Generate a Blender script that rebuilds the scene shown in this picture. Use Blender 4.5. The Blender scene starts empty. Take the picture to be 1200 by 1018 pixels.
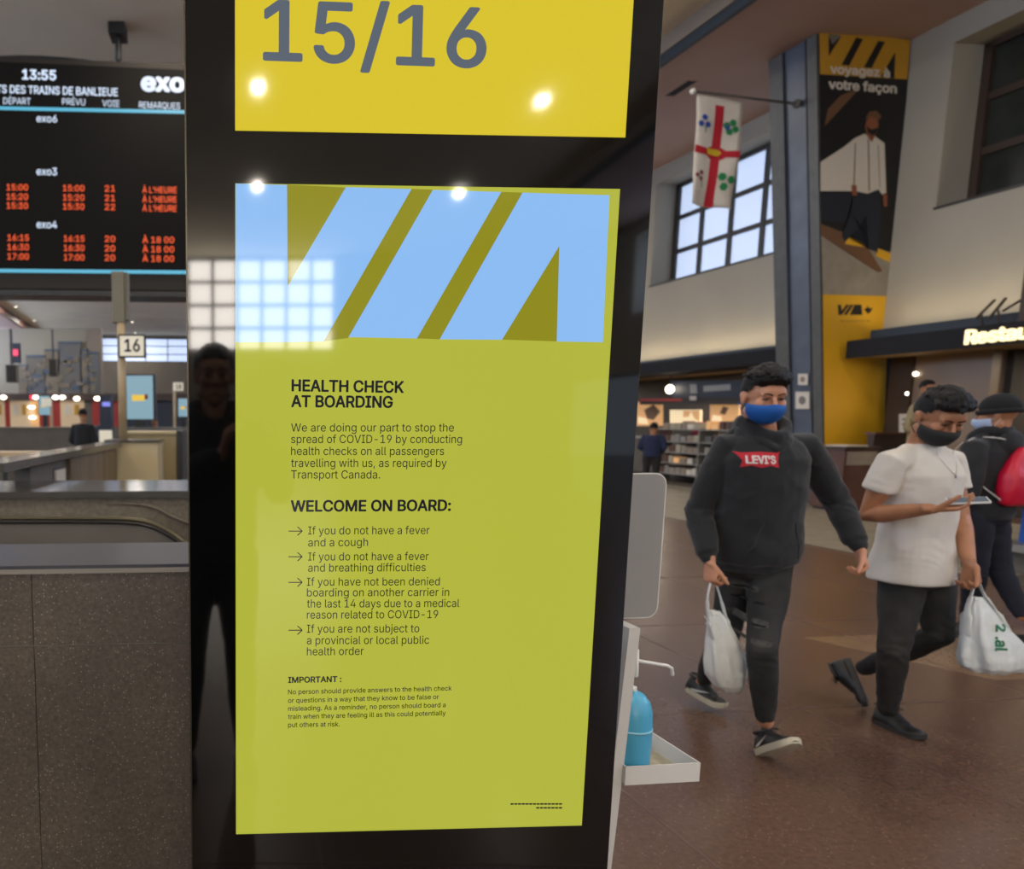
import bpy, bmesh, math, random
from mathutils import Vector, Matrix, noise
from mathutils.bvhtree import BVHTree
R = math.radians
random.seed(7)
V = Vector
scene = bpy.context.scene
COL = scene.collection

# ------------------------------------------------------------------ camera, world, exposure
FW, FH = 1200.0, 1018.0
PX, PY, FPX = 285.0, 600.0, 867.0          # principal point and focal length of the (cropped) frame
PITCH = math.atan(108.0 / FPX)
CAMZ = 1.55
cd = bpy.data.cameras.new('camera')
cam = bpy.data.objects.new('camera', cd); COL.objects.link(cam)
cam.location = (0, 0, CAMZ)
cam.rotation_euler = (R(90) - PITCH, 0, 0)
cd.sensor_width = 36; cd.sensor_fit = 'HORIZONTAL'
cd.lens = 36 * FPX / FW
cd.shift_x = (FW / 2 - PX) / FW
cd.shift_y = -(FH / 2 - PY) / FW
cd.clip_start = 0.02; cd.clip_end = 300
cd.dof.use_dof = True; cd.dof.focus_distance = 1.42; cd.dof.aperture_fstop = 4.2
scene.camera = cam
w = bpy.data.worlds.new('world'); scene.world = w; w.use_nodes = True
w.node_tree.nodes['Background'].inputs[0].default_value = (0.75, 0.85, 1.0, 1)
w.node_tree.nodes['Background'].inputs[1].default_value = 0.6
vs = scene.view_settings
scene.display_settings.display_device = 'sRGB'
vs.view_transform = 'Standard'; vs.look = 'None'; vs.exposure = 0.0; vs.gamma = 1.0
vs.use_curve_mapping = False
scene.cycles.use_denoising = True
scene.cycles.max_bounces = 7; scene.cycles.diffuse_bounces = 4; scene.cycles.glossy_bounces = 4
scene.cycles.transmission_bounces = 5; scene.cycles.transparent_max_bounces = 8
scene.cycles.sample_clamp_indirect = 4.0
scene.cycles.caustics_reflective = False; scene.cycles.caustics_refractive = False

LAMP_W = 125.0        # one ceiling downlight
WIN_E = 2.6           # base glow of the window panes, seen and added
COVE_W = 6.5         # cove lamps on the shop canopies (per lamp)

HALL_A = math.atan(0.1077)                 # the hall runs this much to the left of the view
def F(ang):
    c, s_ = math.cos(ang), math.sin(ang)
    def f(s, t, z=0.0): return V((-s_ * s + c * t, c * s + s_ * t, z))
    f.u = V((-s_, c, 0)); f.n = V((c, s_, 0)); f.ang = ang
    return f
H = F(HALL_A)                              # hall frame: s along the hall, t across it
Lf = F(R(4.0))                             # frame of the stair parapets
def area(name, loc, size, power, color, rot=(0, 0, 0), shape='DISK', size_y=None, spread=180, aim=None, along=None):
    l = bpy.data.lights.new(name, 'AREA'); l.shape = shape; l.size = size
    if size_y: l.size_y = size_y
    l.energy = power; l.color = color; l.spread = R(spread)
    o = bpy.data.objects.new(name, l); COL.objects.link(o); o.location = loc; o.rotation_euler = rot
    if aim is not None:
        z = -V(aim).normalized(); x = V(along).normalized(); y = z.cross(x).normalized()
        o.rotation_euler = Matrix((x, y, z)).transposed().to_euler()
    return o

# ------------------------------------------------------------------ projection helpers (image ray -> point in the hall)
def ray(x, y):
    v = y - PY; c, s_ = math.cos(PITCH), math.sin(PITCH)
    return V((x - PX, FPX * c - v * s_, -(v * c + FPX * s_)))
def W(x, y, Y):
    d = ray(x, y); return V((0, 0, CAMZ)) + d * (Y / d.y)
def Tt(x, y, t):
    d = ray(x, y); return V((0, 0, CAMZ)) + d * (t / d.dot(H.n))
def Ts(x, y, s):
    d = ray(x, y); return V((0, 0, CAMZ)) + d * (s / d.dot(H.u))

# ------------------------------------------------------------------ materials
def lin(c):
    if isinstance(c, str):
        c = c.lstrip('#'); c = [int(c[i:i + 2], 16) / 255 for i in (0, 2, 4)]
    return tuple(((x / 12.92) if x <= 0.04045 else ((x + 0.055) / 1.055) ** 2.4) for x in c[:3]) + (1.0,)
def mat(name, col, rough=0.6, metal=0.0, var=0.0, vscale=8.0, bump=0.0, bscale=60.0, spec=0.5,
        emit=None, es=1.0, col2=None, trans=0.0, coat=0.0, detail=4, sheen=0.0, stretch=None, sss=0.0):
    m = bpy.data.materials.new(name); m.use_nodes = True
    nt = m.node_tree; b = nt.nodes['Principled BSDF']
    c = lin(col)
    b.inputs['Base Color'].default_value = c
    b.inputs['Roughness'].default_value = rough; b.inputs['Metallic'].default_value = metal
    b.inputs['Specular IOR Level'].default_value = spec
    b.inputs['Coat Weight'].default_value = coat; b.inputs['Coat Roughness'].default_value = 0.05
    if trans: b.inputs['Transmission Weight'].default_value = trans
    if sheen: b.inputs['Sheen Weight'].default_value = sheen
    if sss:
        b.inputs['Subsurface Weight'].default_value = sss
        b.inputs['Subsurface Radius'].default_value = (0.01, 0.004, 0.002)
    if emit is not None:
        b.inputs['Emission Color'].default_value = lin(emit); b.inputs['Emission Strength'].default_value = es
    tc = None
    def coords():
        nonlocal tc
        if tc is None:
            t_ = nt.nodes.new('ShaderNodeTexCoord'); mp = nt.nodes.new('ShaderNodeMapping')
            nt.links.new(t_.outputs['Object'], mp.inputs[0]); tc = mp.outputs[0]
            if stretch: mp.inputs['Scale'].default_value = stretch
        return tc
    if var > 0 or col2 is not None:
        n = nt.nodes.new('ShaderNodeTexNoise'); n.inputs['Scale'].default_value = vscale; n.inputs['Detail'].default_value = detail
        nt.links.new(coords(), n.inputs['Vector'])
        rmp = nt.nodes.new('ShaderNodeValToRGB')
        rmp.color_ramp.elements[0].position = 0.35; rmp.color_ramp.elements[1].position = 0.68
        if col2 is None:
            rmp.color_ramp.elements[0].color = tuple(x * (1 - var) for x in c[:3]) + (1,)
            rmp.color_ramp.elements[1].color = tuple(min(1, x * (1 + var)) for x in c[:3]) + (1,)
        else:
            rmp.color_ramp.elements[0].color = c; rmp.color_ramp.elements[1].color = lin(col2)
        nt.links.new(n.outputs[0], rmp.inputs[0]); nt.links.new(rmp.outputs[0], b.inputs['Base Color'])
    if bump > 0:
        n = nt.nodes.new('ShaderNodeTexNoise'); n.inputs['Scale'].default_value = bscale; n.inputs['Detail'].default_value = 3
        nt.links.new(coords(), n.inputs['Vector'])
        bp = nt.nodes.new('ShaderNodeBump'); bp.inputs['Strength'].default_value = bump; bp.inputs['Distance'].default_value = 0.01
        nt.links.new(n.outputs[0], bp.inputs['Height']); nt.links.new(bp.outputs[0], b.inputs['Normal'])
    return m
def terrazzo(name, c1, c2, chip, rough, scale=90.0, chipsize=0.16, spec=0.5, big=1.2, dark=0.75):
    m = bpy.data.materials.new(name); m.use_nodes = True; nt = m.node_tree; b = nt.nodes['Principled BSDF']
    tc = nt.nodes.new('ShaderNodeTexCoord')
    n = nt.nodes.new('ShaderNodeTexNoise'); n.inputs['Scale'].default_value = scale * 0.6; n.inputs['Detail'].default_value = 6
    n.inputs['Roughness'].default_value = 0.75
    nt.links.new(tc.outputs['Object'], n.inputs['Vector'])
    r1 = nt.nodes.new('ShaderNodeValToRGB'); r1.color_ramp.elements[0].position = 0.38; r1.color_ramp.elements[1].position = 0.62
    r1.color_ramp.elements[0].color = lin(c1); r1.color_ramp.elements[1].color = lin(c2)
    nt.links.new(n.outputs[0], r1.inputs[0])
    vo = nt.nodes.new('ShaderNodeTexVoronoi'); vo.inputs['Scale'].default_value = scale
    nt.links.new(tc.outputs['Object'], vo.inputs['Vector'])
    r2 = nt.nodes.new('ShaderNodeValToRGB'); r2.color_ramp.interpolation = 'LINEAR'
    r2.color_ramp.elements[0].position = chipsize * 0.6; r2.color_ramp.elements[1].position = chipsize
    r2.color_ramp.elements[0].color = (1, 1, 1, 1); r2.color_ramp.elements[1].color = (0, 0, 0, 1)
    nt.links.new(vo.outputs['Distance'], r2.inputs[0])
    # only some cells hold a pale chip
    wn = nt.nodes.new('ShaderNodeMath'); wn.operation = 'GREATER_THAN'; wn.inputs[1].default_value = 0.72
    sep = nt.nodes.new('ShaderNodeSeparateColor'); nt.links.new(vo.outputs['Color'], sep.inputs[0])
    nt.links.new(sep.outputs[0], wn.inputs[0])
    mu = nt.nodes.new('ShaderNodeMath'); mu.operation = 'MULTIPLY'
    nt.links.new(r2.outputs[0], mu.inputs[0]); nt.links.new(wn.outputs[0], mu.inputs[1])
    mx = nt.nodes.new('ShaderNodeMix'); mx.data_type = 'RGBA'
    nt.links.new(mu.outputs[0], mx.inputs['Factor']); nt.links.new(r1.outputs[0], mx.inputs['A']); mx.inputs['B'].default_value = lin(chip)
    n2 = nt.nodes.new('ShaderNodeTexNoise'); n2.inputs['Scale'].default_value = big; n2.inputs['Detail'].default_value = 5
    nt.links.new(tc.outputs['Object'], n2.inputs['Vector'])
    r3 = nt.nodes.new('ShaderNodeValToRGB'); r3.color_ramp.elements[0].position = 0.35; r3.color_ramp.elements[1].position = 0.7
    r3.color_ramp.elements[0].color = (dark, dark, dark, 1); r3.color_ramp.elements[1].color = (1, 1, 1, 1)
    nt.links.new(n2.outputs[0], r3.inputs[0])
    m2 = nt.nodes.new('ShaderNodeMix'); m2.data_type = 'RGBA'; m2.blend_type = 'MULTIPLY'; m2.inputs['Factor'].default_value = 1
    nt.links.new(mx.outputs['Result'], m2.inputs['A']); nt.links.new(r3.outputs[0], m2.inputs['B'])
    nt.links.new(m2.outputs['Result'], b.inputs['Base Color'])
    b.inputs['Roughness'].default_value = rough; b.inputs['Specular IOR Level'].default_value = spec
    return m

M = {}
M['floor'] = terrazzo('brown terrazzo', '#553f34', '#684f41', '#927f6e', 0.27, 70, 0.22, big=0.8, dark=0.8)
M['floor_tan'] = terrazzo('tan terrazzo', '#705a46', '#806751', '#988570', 0.25, 70, 0.22, big=0.8, dark=0.85)
M['brass_strip'] = mat('dull strip', '#5a443a', 0.4)
M['tile'] = mat('pale floor tile', '#8f8673', 0.45, var=0.22, vscale=2.2, bump=0.05)
M['tile_joint'] = mat('dark tile joint', '#4c453b', 0.8)
M['stone'] = terrazzo('dark speckled stone', '#4b4238', '#655b4d', '#bdb4a2', 0.38, 130, 0.24, big=3.0, dark=0.72)
M['stone_well'] = terrazzo('worn well stone', '#655a49', '#7e7360', '#a49a86', 0.35, 60, 0.2, big=2.0)
M['ledge'] = mat('grey ledge metal', '#3e3e44', 0.45, 0.3, var=0.1, vscale=3, bump=0.02)
M['ledge2'] = mat('polished grey stone', '#4a4640', 0.16, 0.0, var=0.12, vscale=5)
M['joint'] = mat('light joint', '#8c8578', 0.8)
M['ceiling'] = mat('beige plaster ceiling', '#e4d8bf', 0.85, var=0.06, vscale=0.4, bump=0.05)
M['soffit'] = mat('mauve soffit', '#ab8f84', 0.8, var=0.05, vscale=0.7)
M['wall'] = mat('cream plaster', '#a39e90', 0.85, var=0.04, vscale=0.6, bump=0.04)
M['fascia'] = mat('blue grey fascia', '#323b44', 0.6, spec=0.3)
M['fascia_grey'] = mat('grey fascia', '#85796a', 0.7)
M['pillar_blue'] = mat('blue grey marble', '#4f5763', 0.35, var=0.15, vscale=2.5, detail=6)
M['pillar_dark'] = mat('dark pillar trim', '#50504c', 0.45, var=0.12, vscale=6)
M['canopy'] = mat('black canopy metal', '#1b1b1f', 0.7, spec=0.2)
M['canopy_soffit'] = mat('warm canopy soffit', '#a08a68', 0.7)
M['frame'] = mat('dark window frame', '#33302f', 0.5)
M['frame_brown'] = mat('brown window frame', '#3b2c22', 0.55)
M['glass_dark'] = mat('dark glass pane', '#2b302c', 0.18, var=0.3, vscale=2)
M['pane'] = mat('frosted daylight pane', '#c8d4e6', 0.5, emit='#b9cbea', es=WIN_E * 0.33)
M['pane_fill'] = mat('cool fill pane', '#c8d4e6', 0.5, emit='#c4d6f6', es=WIN_E * 4.0)  # glow of the added windows, set strong to brighten the hall
M['pane_back'] = mat('daylight pane cream', '#c8d4e6', 0.5, emit='#fff6ea', es=WIN_E * 5.5)
M['black'] = mat('black metal', '#121211', 0.45)
M['bezel'] = mat('black kiosk glass', '#070707', 0.035, spec=0.6, coat=0.3)
M['edge_metal'] = mat('kiosk edge metal', '#4a443a', 0.3, 0.8)
M['white_metal'] = mat('white powder coated steel', '#d3d0c8', 0.4)
M['shade_grey'] = mat('shaded plate grey', '#8f8c88', 0.5)  # stands for the shaded side of the white steel
M['lamp_lens'] = mat('lamp lens', '#ffffff', 0.4, emit='#fff2d8', es=7.0)
M['lamp_trim'] = mat('lamp trim', '#b8ada0', 0.5)
M['letter_dark'] = mat('dark printed letters', '#22262f', 0.05, spec=0.4)
M['screen_txt'] = M['letter_dark']
M['digit'] = mat('slate digits', '#0a0a0a', 0.04, emit='#59636f', es=1.0)
M['scr_yellow'] = mat('yellow display', '#050505', 0.04, emit='#d8c22c', es=1.0)
M['scr_green'] = mat('lime display', '#050505', 0.04, emit='#b2b63e', es=1.0)
M['scr_olive'] = mat('olive display', '#050505', 0.04, emit='#8f8b1e', es=1.0)
M['scr_blue'] = mat('pale blue display', '#050505', 0.04, emit='#8cbcf2', es=1.0)
M['led_white'] = mat('white diodes', '#111111', 0.5, emit='#d8e8ff', es=1.1)
M['led_orange'] = mat('orange diodes', '#111111', 0.5, emit='#ff5a1e', es=1.1)
M['led_cyan'] = mat('cyan diodes', '#111111', 0.5, emit='#5fc0e0', es=0.9)
M['board'] = mat('departure board face', '#191816', 0.9, spec=0.1)
M['board_low'] = mat('board lower frame', '#332f2a', 0.8, spec=0.2)
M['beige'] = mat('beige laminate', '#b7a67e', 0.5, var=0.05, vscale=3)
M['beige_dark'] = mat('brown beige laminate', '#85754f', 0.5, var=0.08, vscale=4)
M['wood'] = mat('weathered wood panel', '#7a6747', 0.5, col2='#5a4a34', vscale=5, stretch=(1, 1, 0.15))
M['pole'] = mat('beige pole', '#b09a74', 0.5)
M['pole_box'] = mat('olive grey box', '#6f6a58', 0.6)
M['sign_white'] = mat('white sign', '#d8d2bd', 0.6, emit='#d8d2bd', es=0.3)
M['ink'] = mat('black ink', '#181614', 0.7)
M['counter'] = mat('grey counter', '#5d564b', 0.6, var=0.1, vscale=3)
M['rubber'] = mat('black handrail rubber', '#1c1a16', 0.28)
M['rail_metal'] = mat('dull rail trim', '#57503c', 0.4, 0.7)
M['red'] = mat('red panel', '#a02a1c', 0.5)
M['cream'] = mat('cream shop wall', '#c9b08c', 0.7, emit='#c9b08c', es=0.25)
M['mural'] = mat('stone relief mural', '#716a5e', 0.8, col2='#5f6468', vscale=0.5, bump=0.3, bscale=2)
M['mural2'] = mat('tan relief mural', '#7d7361', 0.8, var=0.15, vscale=0.8, bump=0.3, bscale=2)
M['mural_blue'] = mat('blue relief edge', '#526070', 0.8)
M['navy'] = mat('navy panel', '#1d2433', 0.5)
M['yellow_print'] = mat('yellow print', '#d9a51a', 0.55)
M['yellow_print2'] = mat('dull yellow print', '#b98a22', 0.55)
M['black_print'] = mat('black print', '#151413', 0.55)
M['white_print'] = mat('white print', '#cfc8ba', 0.55)
M['grey_print'] = mat('grey print', '#75706a', 0.6, var=0.15, vscale=3)
M['brown_print'] = mat('brown print', '#6b4c33', 0.6)
M['denim_print'] = mat('denim print', '#1b202c', 0.6)
M['skin_print'] = mat('skin print', '#8a5237', 0.6)
M['stone_print'] = mat('stone print', '#8d8578', 0.6, var=0.1, vscale=5)
M['neon'] = mat('lit letters', '#fff3cc', 0.5, emit='#fbe9b4', es=1.0)
M['brown_box'] = mat('brown bin', '#55372c', 0.5, var=0.1)
M['label_grey'] = mat('grey label', '#8b7c6c', 0.6)
M['skin'] = mat('skin', '#bd8666', 0.5, var=0.08, vscale=25, sss=0.08, bump=0.03, bscale=200)
M['skin2'] = mat('tan skin', '#a3704f', 0.5, var=0.08, vscale=25, sss=0.08, bump=0.03, bscale=200)
M['hair'] = mat('black hair', '#0d0b0a', 0.62, var=0.4, vscale=90, spec=0.25, bump=0.5, bscale=120, stretch=(1, .3, 1))
M['hoodie'] = mat('black fleece', '#191b1d', 0.95, var=0.12, vscale=12, bump=0.12, bscale=260, sheen=0.15)
M['jacket'] = mat('black jacket', '#131416', 0.85, var=0.15, vscale=10, bump=0.1, bscale=150, sheen=0.1)
M['beanie'] = mat('black knit', '#0e1012', 0.95, bump=0.4, bscale=150)
M['jeans'] = mat('washed black denim', '#1b1b1a', 0.9, col2='#2b2a27', vscale=7, bump=0.15, bscale=250)
M['jeans2'] = mat('black denim', '#1a1917', 0.9, col2='#2a2722', vscale=6, bump=0.15, bscale=250)
M['jeans3'] = mat('navy denim', '#10131f', 0.9, var=0.2, vscale=6, bump=0.15, bscale=250)
M['tear'] = mat('grey frayed denim', '#3e3e3a', 0.95, var=0.3, vscale=40)
M['tear_dark'] = mat('dark rip', '#080808', 0.95)
M['tshirt'] = mat('white cotton', '#c9c3b8', 0.9, var=0.03, vscale=8, bump=0.06, bscale=200, sheen=0.1)
M['mask_blue'] = mat('blue cloth mask', '#06519c', 0.8, bump=0.1, bscale=200)
M['mask_black'] = mat('black cloth mask', '#1a1b1a', 0.85, bump=0.1, bscale=200)
M['mask_pale'] = mat('pale blue paper mask', '#9fb0cc', 0.8)
M['eye'] = mat('eye', '#6d5a50', 0.25)
M['shoe_black'] = mat('black shoe leather', '#151514', 0.5)
M['shoe_sole'] = mat('off white sole', '#b9b29a', 0.6)
M['sole_dark'] = mat('dark sole', '#2c2a28', 0.6)
M['shoe_white'] = mat('white shoe trim', '#bdbbb4', 0.5)
M['bag'] = mat('white plastic film', '#dcdfd9', 0.3, bump=0.9, bscale=24, trans=0.15)
M['bag_green'] = mat('green bag print', '#1c6e46', 0.5)
M['red_cloth'] = mat('red nylon', '#b8062c', 0.4, bump=0.3, bscale=30)
M['patch_red'] = mat('red patch', '#b51f2c', 0.8)
M['patch_white'] = mat('white patch letters', '#d6cdc8', 0.8)
M['silver'] = mat('silver', '#b8b4ac', 0.3, 1.0)
M['bottle'] = mat('blue bottle', '#4ea6c8', 0.35, var=0.05)
M['bottle_band'] = mat('pale band', '#8cc4d4', 0.4)
M['dusty'] = mat('dusty tray floor', '#a39c86', 0.7, var=0.15, vscale=40)
M['flag_white'] = mat('flag cloth', '#cbc4b8', 0.85, var=0.04)
M['flag_red'] = mat('flag red', '#b01a2a', 0.85)
M['flag_yellow'] = mat('flag yellow', '#c8a81e', 0.85)
M['flag_blue'] = mat('flag blue', '#25489a', 0.85)
M['flag_green'] = mat('flag green', '#1d7a46', 0.85)
M['flag_maroon'] = mat('flag maroon', '#7a2c30', 0.85)
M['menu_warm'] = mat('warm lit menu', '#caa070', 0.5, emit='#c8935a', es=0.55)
M['menu_pale'] = mat('pale lit menu', '#e0c8a0', 0.5, emit='#dcc39a', es=0.8)
M['shop_dark'] = mat('dark shop wall', '#332d28', 0.7, var=0.2, vscale=2)
M['shop_shelf'] = mat('shop shelf metal', '#8c8880', 0.35, 0.4)
M['pink'] = mat('pink package', '#a8344c', 0.5)
M['blue_graphic'] = mat('blue graphic', '#1d4fa0', 0.5)

# ------------------------------------------------------------------ mesh helpers
def thing(name, label, cat, loc=(0, 0, 0), rotz=0.0, group=None):
    o = bpy.data.objects.new(name, None); COL.objects.link(o)
    o.location = loc; o.rotation_euler = (0, 0, rotz); o['label'] = label; o['category'] = cat
    o.empty_display_size = 0.1
    if group: o['group'] = group
    return o
def tag(o, label, cat, group=None):
    o['label'] = label; o['category'] = cat
    if group: o['group'] = group
    return o
def root_matrix(o):
    m = Matrix.Identity(4)
    while o is not None:
        m = Matrix.LocRotScale(o.location, o.rotation_euler, o.scale) @ m
        o = o.parent
    return m
def link_mesh(name, me, parent=None, mats=None, smooth=False, label=None):
    if parent is not None: me.transform(root_matrix(parent).inverted())
    if mats is not None:
        me.materials.clear()
        for mm in (mats if isinstance(mats, (list, tuple)) else [mats]): me.materials.append(mm)
    if smooth: me.polygons.foreach_set('use_smooth', [True] * len(me.polygons))
    o = bpy.data.objects.new(name, me); COL.objects.link(o)
    if parent is not None: o.parent = parent
    if label: o['label'] = label
    return o
def obj(name, bm, m, parent=None, smooth=False, bevel=0.0, segs=2, label=None):
    if bevel > 0:
        es = [e for e in bm.edges if len(e.link_faces) == 2 and e.calc_face_angle(0) > 0.5]
        bmesh.ops.bevel(bm, geom=es, offset=bevel, segments=segs, affect='EDGES', profile=0.5)
    bmesh.ops.recalc_face_normals(bm, faces=bm.faces[:])
    me = bpy.data.meshes.new(name); bm.to_mesh(me); bm.free()
    o = link_mesh(name, me, parent, m, smooth, label)
    if bevel > 0 and not smooth:
        me.polygons.foreach_set('use_smooth', [False] * len(me.polygons))
    return o
def struct(name, bm, m, **k):
    o = obj(name, bm, m, **k); o['kind'] = 'structure'; return o
def hexa(bm, p):                                       # 8 corners: bottom 4 ccw, top 4 ccw
    v = [bm.verts.new(q) for q in p]
    for f in ((3, 2, 1, 0), (4, 5, 6, 7), (0, 1, 5, 4), (1, 2, 6, 5), (2, 3, 7, 6), (3, 0, 4, 7)):
        bm.faces.new([v[i] for i in f])
def box(bm, fr, s0, s1, t0, t1, z0, z1):
    hexa(bm, [fr(s0, t0, z0), fr(s0, t1, z0), fr(s1, t1, z0), fr(s1, t0, z0),
              fr(s0, t0, z1), fr(s0, t1, z1), fr(s1, t1, z1), fr(s1, t0, z1)])
def B(fr, *a):
    bm = bmesh.new(); box(bm, fr, *a); return bm
def prism(bm, pts, off):                               # polygon extruded by a vector
    n = len(pts); a = [bm.verts.new(p) for p in pts]; b = [bm.verts.new(V(p) + off) for p in pts]
    bm.faces.new(a); bm.faces.new(b[::-1])
    for i in range(n): bm.faces.new([a[i], b[i], b[(i + 1) % n], a[(i + 1) % n]])
def perp(d):
    a = V((0, 0, 1)) if abs(d.z) < 0.9 else V((1, 0, 0))
    x = d.cross(a).normalized(); return x, x.cross(d).normalized()
def loft(bm, rings, n=20, caps=True, power=1.0):       # rings: (centre, a vector, b vector)
    loops = []
    for c, a, b in rings:
        lp = []
        for i in range(n):
            th = 2 * math.pi * i / n; ca, sa = math.cos(th), math.sin(th)
            if power != 1.0:
                ca = math.copysign(abs(ca) ** power, ca); sa = math.copysign(abs(sa) ** power, sa)
            lp.append(bm.verts.new(V(c) + a * ca + b * sa))
        loops.append(lp)
    for k in range(len(loops) - 1):
        for i in range(n):
            j = (i + 1) % n
            bm.faces.new([loops[k][i], loops[k][j], loops[k + 1][j], loops[k + 1][i]])
    if caps:
        bm.faces.new(loops[0][::-1]); bm.faces.new(loops[-1])
    return loops
def tube(bm, pts, rad, n=12, flat=1.0, roundends=True, ref=None):
    pts = [V(p) for p in pts]
    if not isinstance(rad, (list, tuple)): rad = [rad] * len(pts)
    d0 = (pts[1] - pts[0]).normalized()
    x, y = perp(d0)
    if ref is not None:
        y = (V(ref) - d0 * d0.dot(V(ref))).normalized(); x = y.cross(d0).normalized()
    rings = []; prev = d0
    for i, p in enumerate(pts):
        if i == 0: d = d0
        elif i == len(pts) - 1: d = (pts[i] - pts[i - 1]).normalized()
        else: d = ((pts[i] - pts[i - 1]).normalized() + (pts[i + 1] - pts[i]).normalized()).normalized()
        q = prev.rotation_difference(d); x = q @ x; y = q @ y; prev = d
        r = rad[i]
        if i == 0 and roundends:
            for k in (0.95, 0.7): rings.append((p - d * r * k, x * r * math.sqrt(1 - k * k), y * r * flat * math.sqrt(1 - k * k)))
        rings.append((p, x * r, y * r * flat))
        if i == len(pts) - 1 and roundends:
            for k in (0.7, 0.95): rings.append((p + d * r * k, x * r * math.sqrt(1 - k * k), y * r * flat * math.sqrt(1 - k * k)))
    return loft(bm, rings, n)
def ellip(bm, c, ax, n=16, m=10):                      # ax: three axis vectors (scaled)
    a, b, d = ax; rings = []
    for k in range(m + 1):
        ph = math.pi * k / m; ph = min(max(ph, 0.12), math.pi - 0.12)
        rings.append((V(c) - d * math.cos(ph), a * math.sin(ph), b * math.sin(ph)))
    return loft(bm, rings, n)
def cyl(bm, c, r, h, n=24, axis=V((0, 0, 1))):
    x, y = perp(axis); return loft(bm, [(V(c), x * r, y * r), (V(c) + axis * h, x * r, y * r)], n)
def curve_pts(pts, k=6):                               # Catmull-Rom
    pts = [V(p) for p in pts]; out = []
    for i in range(len(pts) - 1):
        p0 = pts[max(i - 1, 0)]; p1 = pts[i]; p2 = pts[i + 1]; p3 = pts[min(i + 2, len(pts) - 1)]
        for j in range(k):
            t = j / k
            out.append(0.5 * ((2 * p1) + (p2 - p0) * t + (2 * p0 - 5 * p1 + 4 * p2 - p3) * t * t + (3 * p1 - p0 - 3 * p2 + p3) * t ** 3))
    out.append(pts[-1]); return out
def fuse(bm, voxel, smooth=4, wr=None, factor=0.5):    # overlapping closed shapes -> one continuous skin
    bmesh.ops.recalc_face_normals(bm, faces=bm.faces[:])
    me = bpy.data.meshes.new('tmp'); bm.to_mesh(me); bm.free()
    o = bpy.data.objects.new('tmp', me); COL.objects.link(o)
    r = o.modifiers.new('r', 'REMESH'); r.mode = 'VOXEL'; r.voxel_size = voxel; r.adaptivity = 0
    if smooth:
        s_ = o.modifiers.new('s', 'SMOOTH'); s_.iterations = smooth; s_.factor = factor
    dg = bpy.context.evaluated_depsgraph_get(); dg.update()
    out = bpy.data.meshes.new_from_object(o.evaluated_get(dg), depsgraph=dg)
    COL.objects.unlink(o); bpy.data.objects.remove(o); bpy.data.meshes.remove(me)
    if wr:
        nn_ = [(v.co.copy(), v.normal.copy()) for v in out.vertices]
        buf = []
        for c_, n_ in nn_: buf.extend(c_ + n_ * wr(c_, n_))
        out.vertices.foreach_set('co', buf); out.update()
    return out
def solid_grid(bm, rows, thick_off):                   # rows of points, second sheet offset by vectors
    a = [[bm.verts.new(p) for p in r] for r in rows]
    b = [[bm.verts.new(V(p) + thick_off(V(p))) for p in r] for r in rows]
    nr, nc = len(rows), len(rows[0])
    for i in range(nr - 1):
        for j in range(nc - 1):
            bm.faces.new([a[i][j], a[i][j + 1], a[i + 1][j + 1], a[i + 1][j]])
            bm.faces.new([b[i][j], b[i + 1][j], b[i + 1][j + 1], b[i][j + 1]])
    for i in range(nr - 1):
        bm.faces.new([a[i][0], a[i + 1][0], b[i + 1][0], b[i][0]])
        bm.faces.new([a[i][-1], b[i][-1], b[i + 1][-1], a[i + 1][-1]])
    for j in range(nc - 1):
        bm.faces.new([a[0][j], b[0][j], b[0][j + 1], a[0][j + 1]])
        bm.faces.new([a[-1][j], a[-1][j + 1], b[-1][j + 1], b[-1][j]])
import os
FONT = None
try:                                                               # Blender's own interface font, else its built-in one
    FONT = bpy.data.fonts.load(os.path.join(bpy.utils.resource_path('LOCAL'), 'datafiles', 'fonts', 'Inter.woff2'))
except Exception:
    FONT = None
from mathutils.geometry import delaunay_2d_cdt
_gl = {}
def _outline(body, res):
    c = bpy.data.curves.new('t', 'FONT'); c.body = body; c.size = 10.0
    if FONT: c.font = FONT
    c.resolution_u = res; c.fill_mode = 'NONE'
    o = bpy.data.objects.new('t', c); COL.objects.link(o)
    dg = bpy.context.evaluated_depsgraph_get(); dg.update()
    me = bpy.data.meshes.new_from_object(o.evaluated_get(dg), depsgraph=dg)
    COL.objects.unlink(o); bpy.data.objects.remove(o); bpy.data.curves.remove(c)
    nxt = {}
    vs_ = [V((v.co.x / 10, v.co.y / 10)) for v in me.vertices]
    for e in me.edges: nxt.setdefault(e.vertices[0], []).append(e.vertices[1]); nxt.setdefault(e.vertices[1], []).append(e.vertices[0])
    bpy.data.meshes.remove(me); loops = []; seen = set()
    for a in range(len(vs_)):
        if a in seen or a not in nxt: continue
        lp = [a]; seen.add(a); cur = a + 1 if a + 1 in nxt[a] else nxt[a][0]
        while cur not in seen:
            lp.append(cur); seen.add(cur); q = [k for k in nxt[cur] if k not in seen]
            if not q: break
            cur = q[0]
        if len(lp) > 2: loops.append([vs_[k] for k in lp])
    return loops
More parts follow.
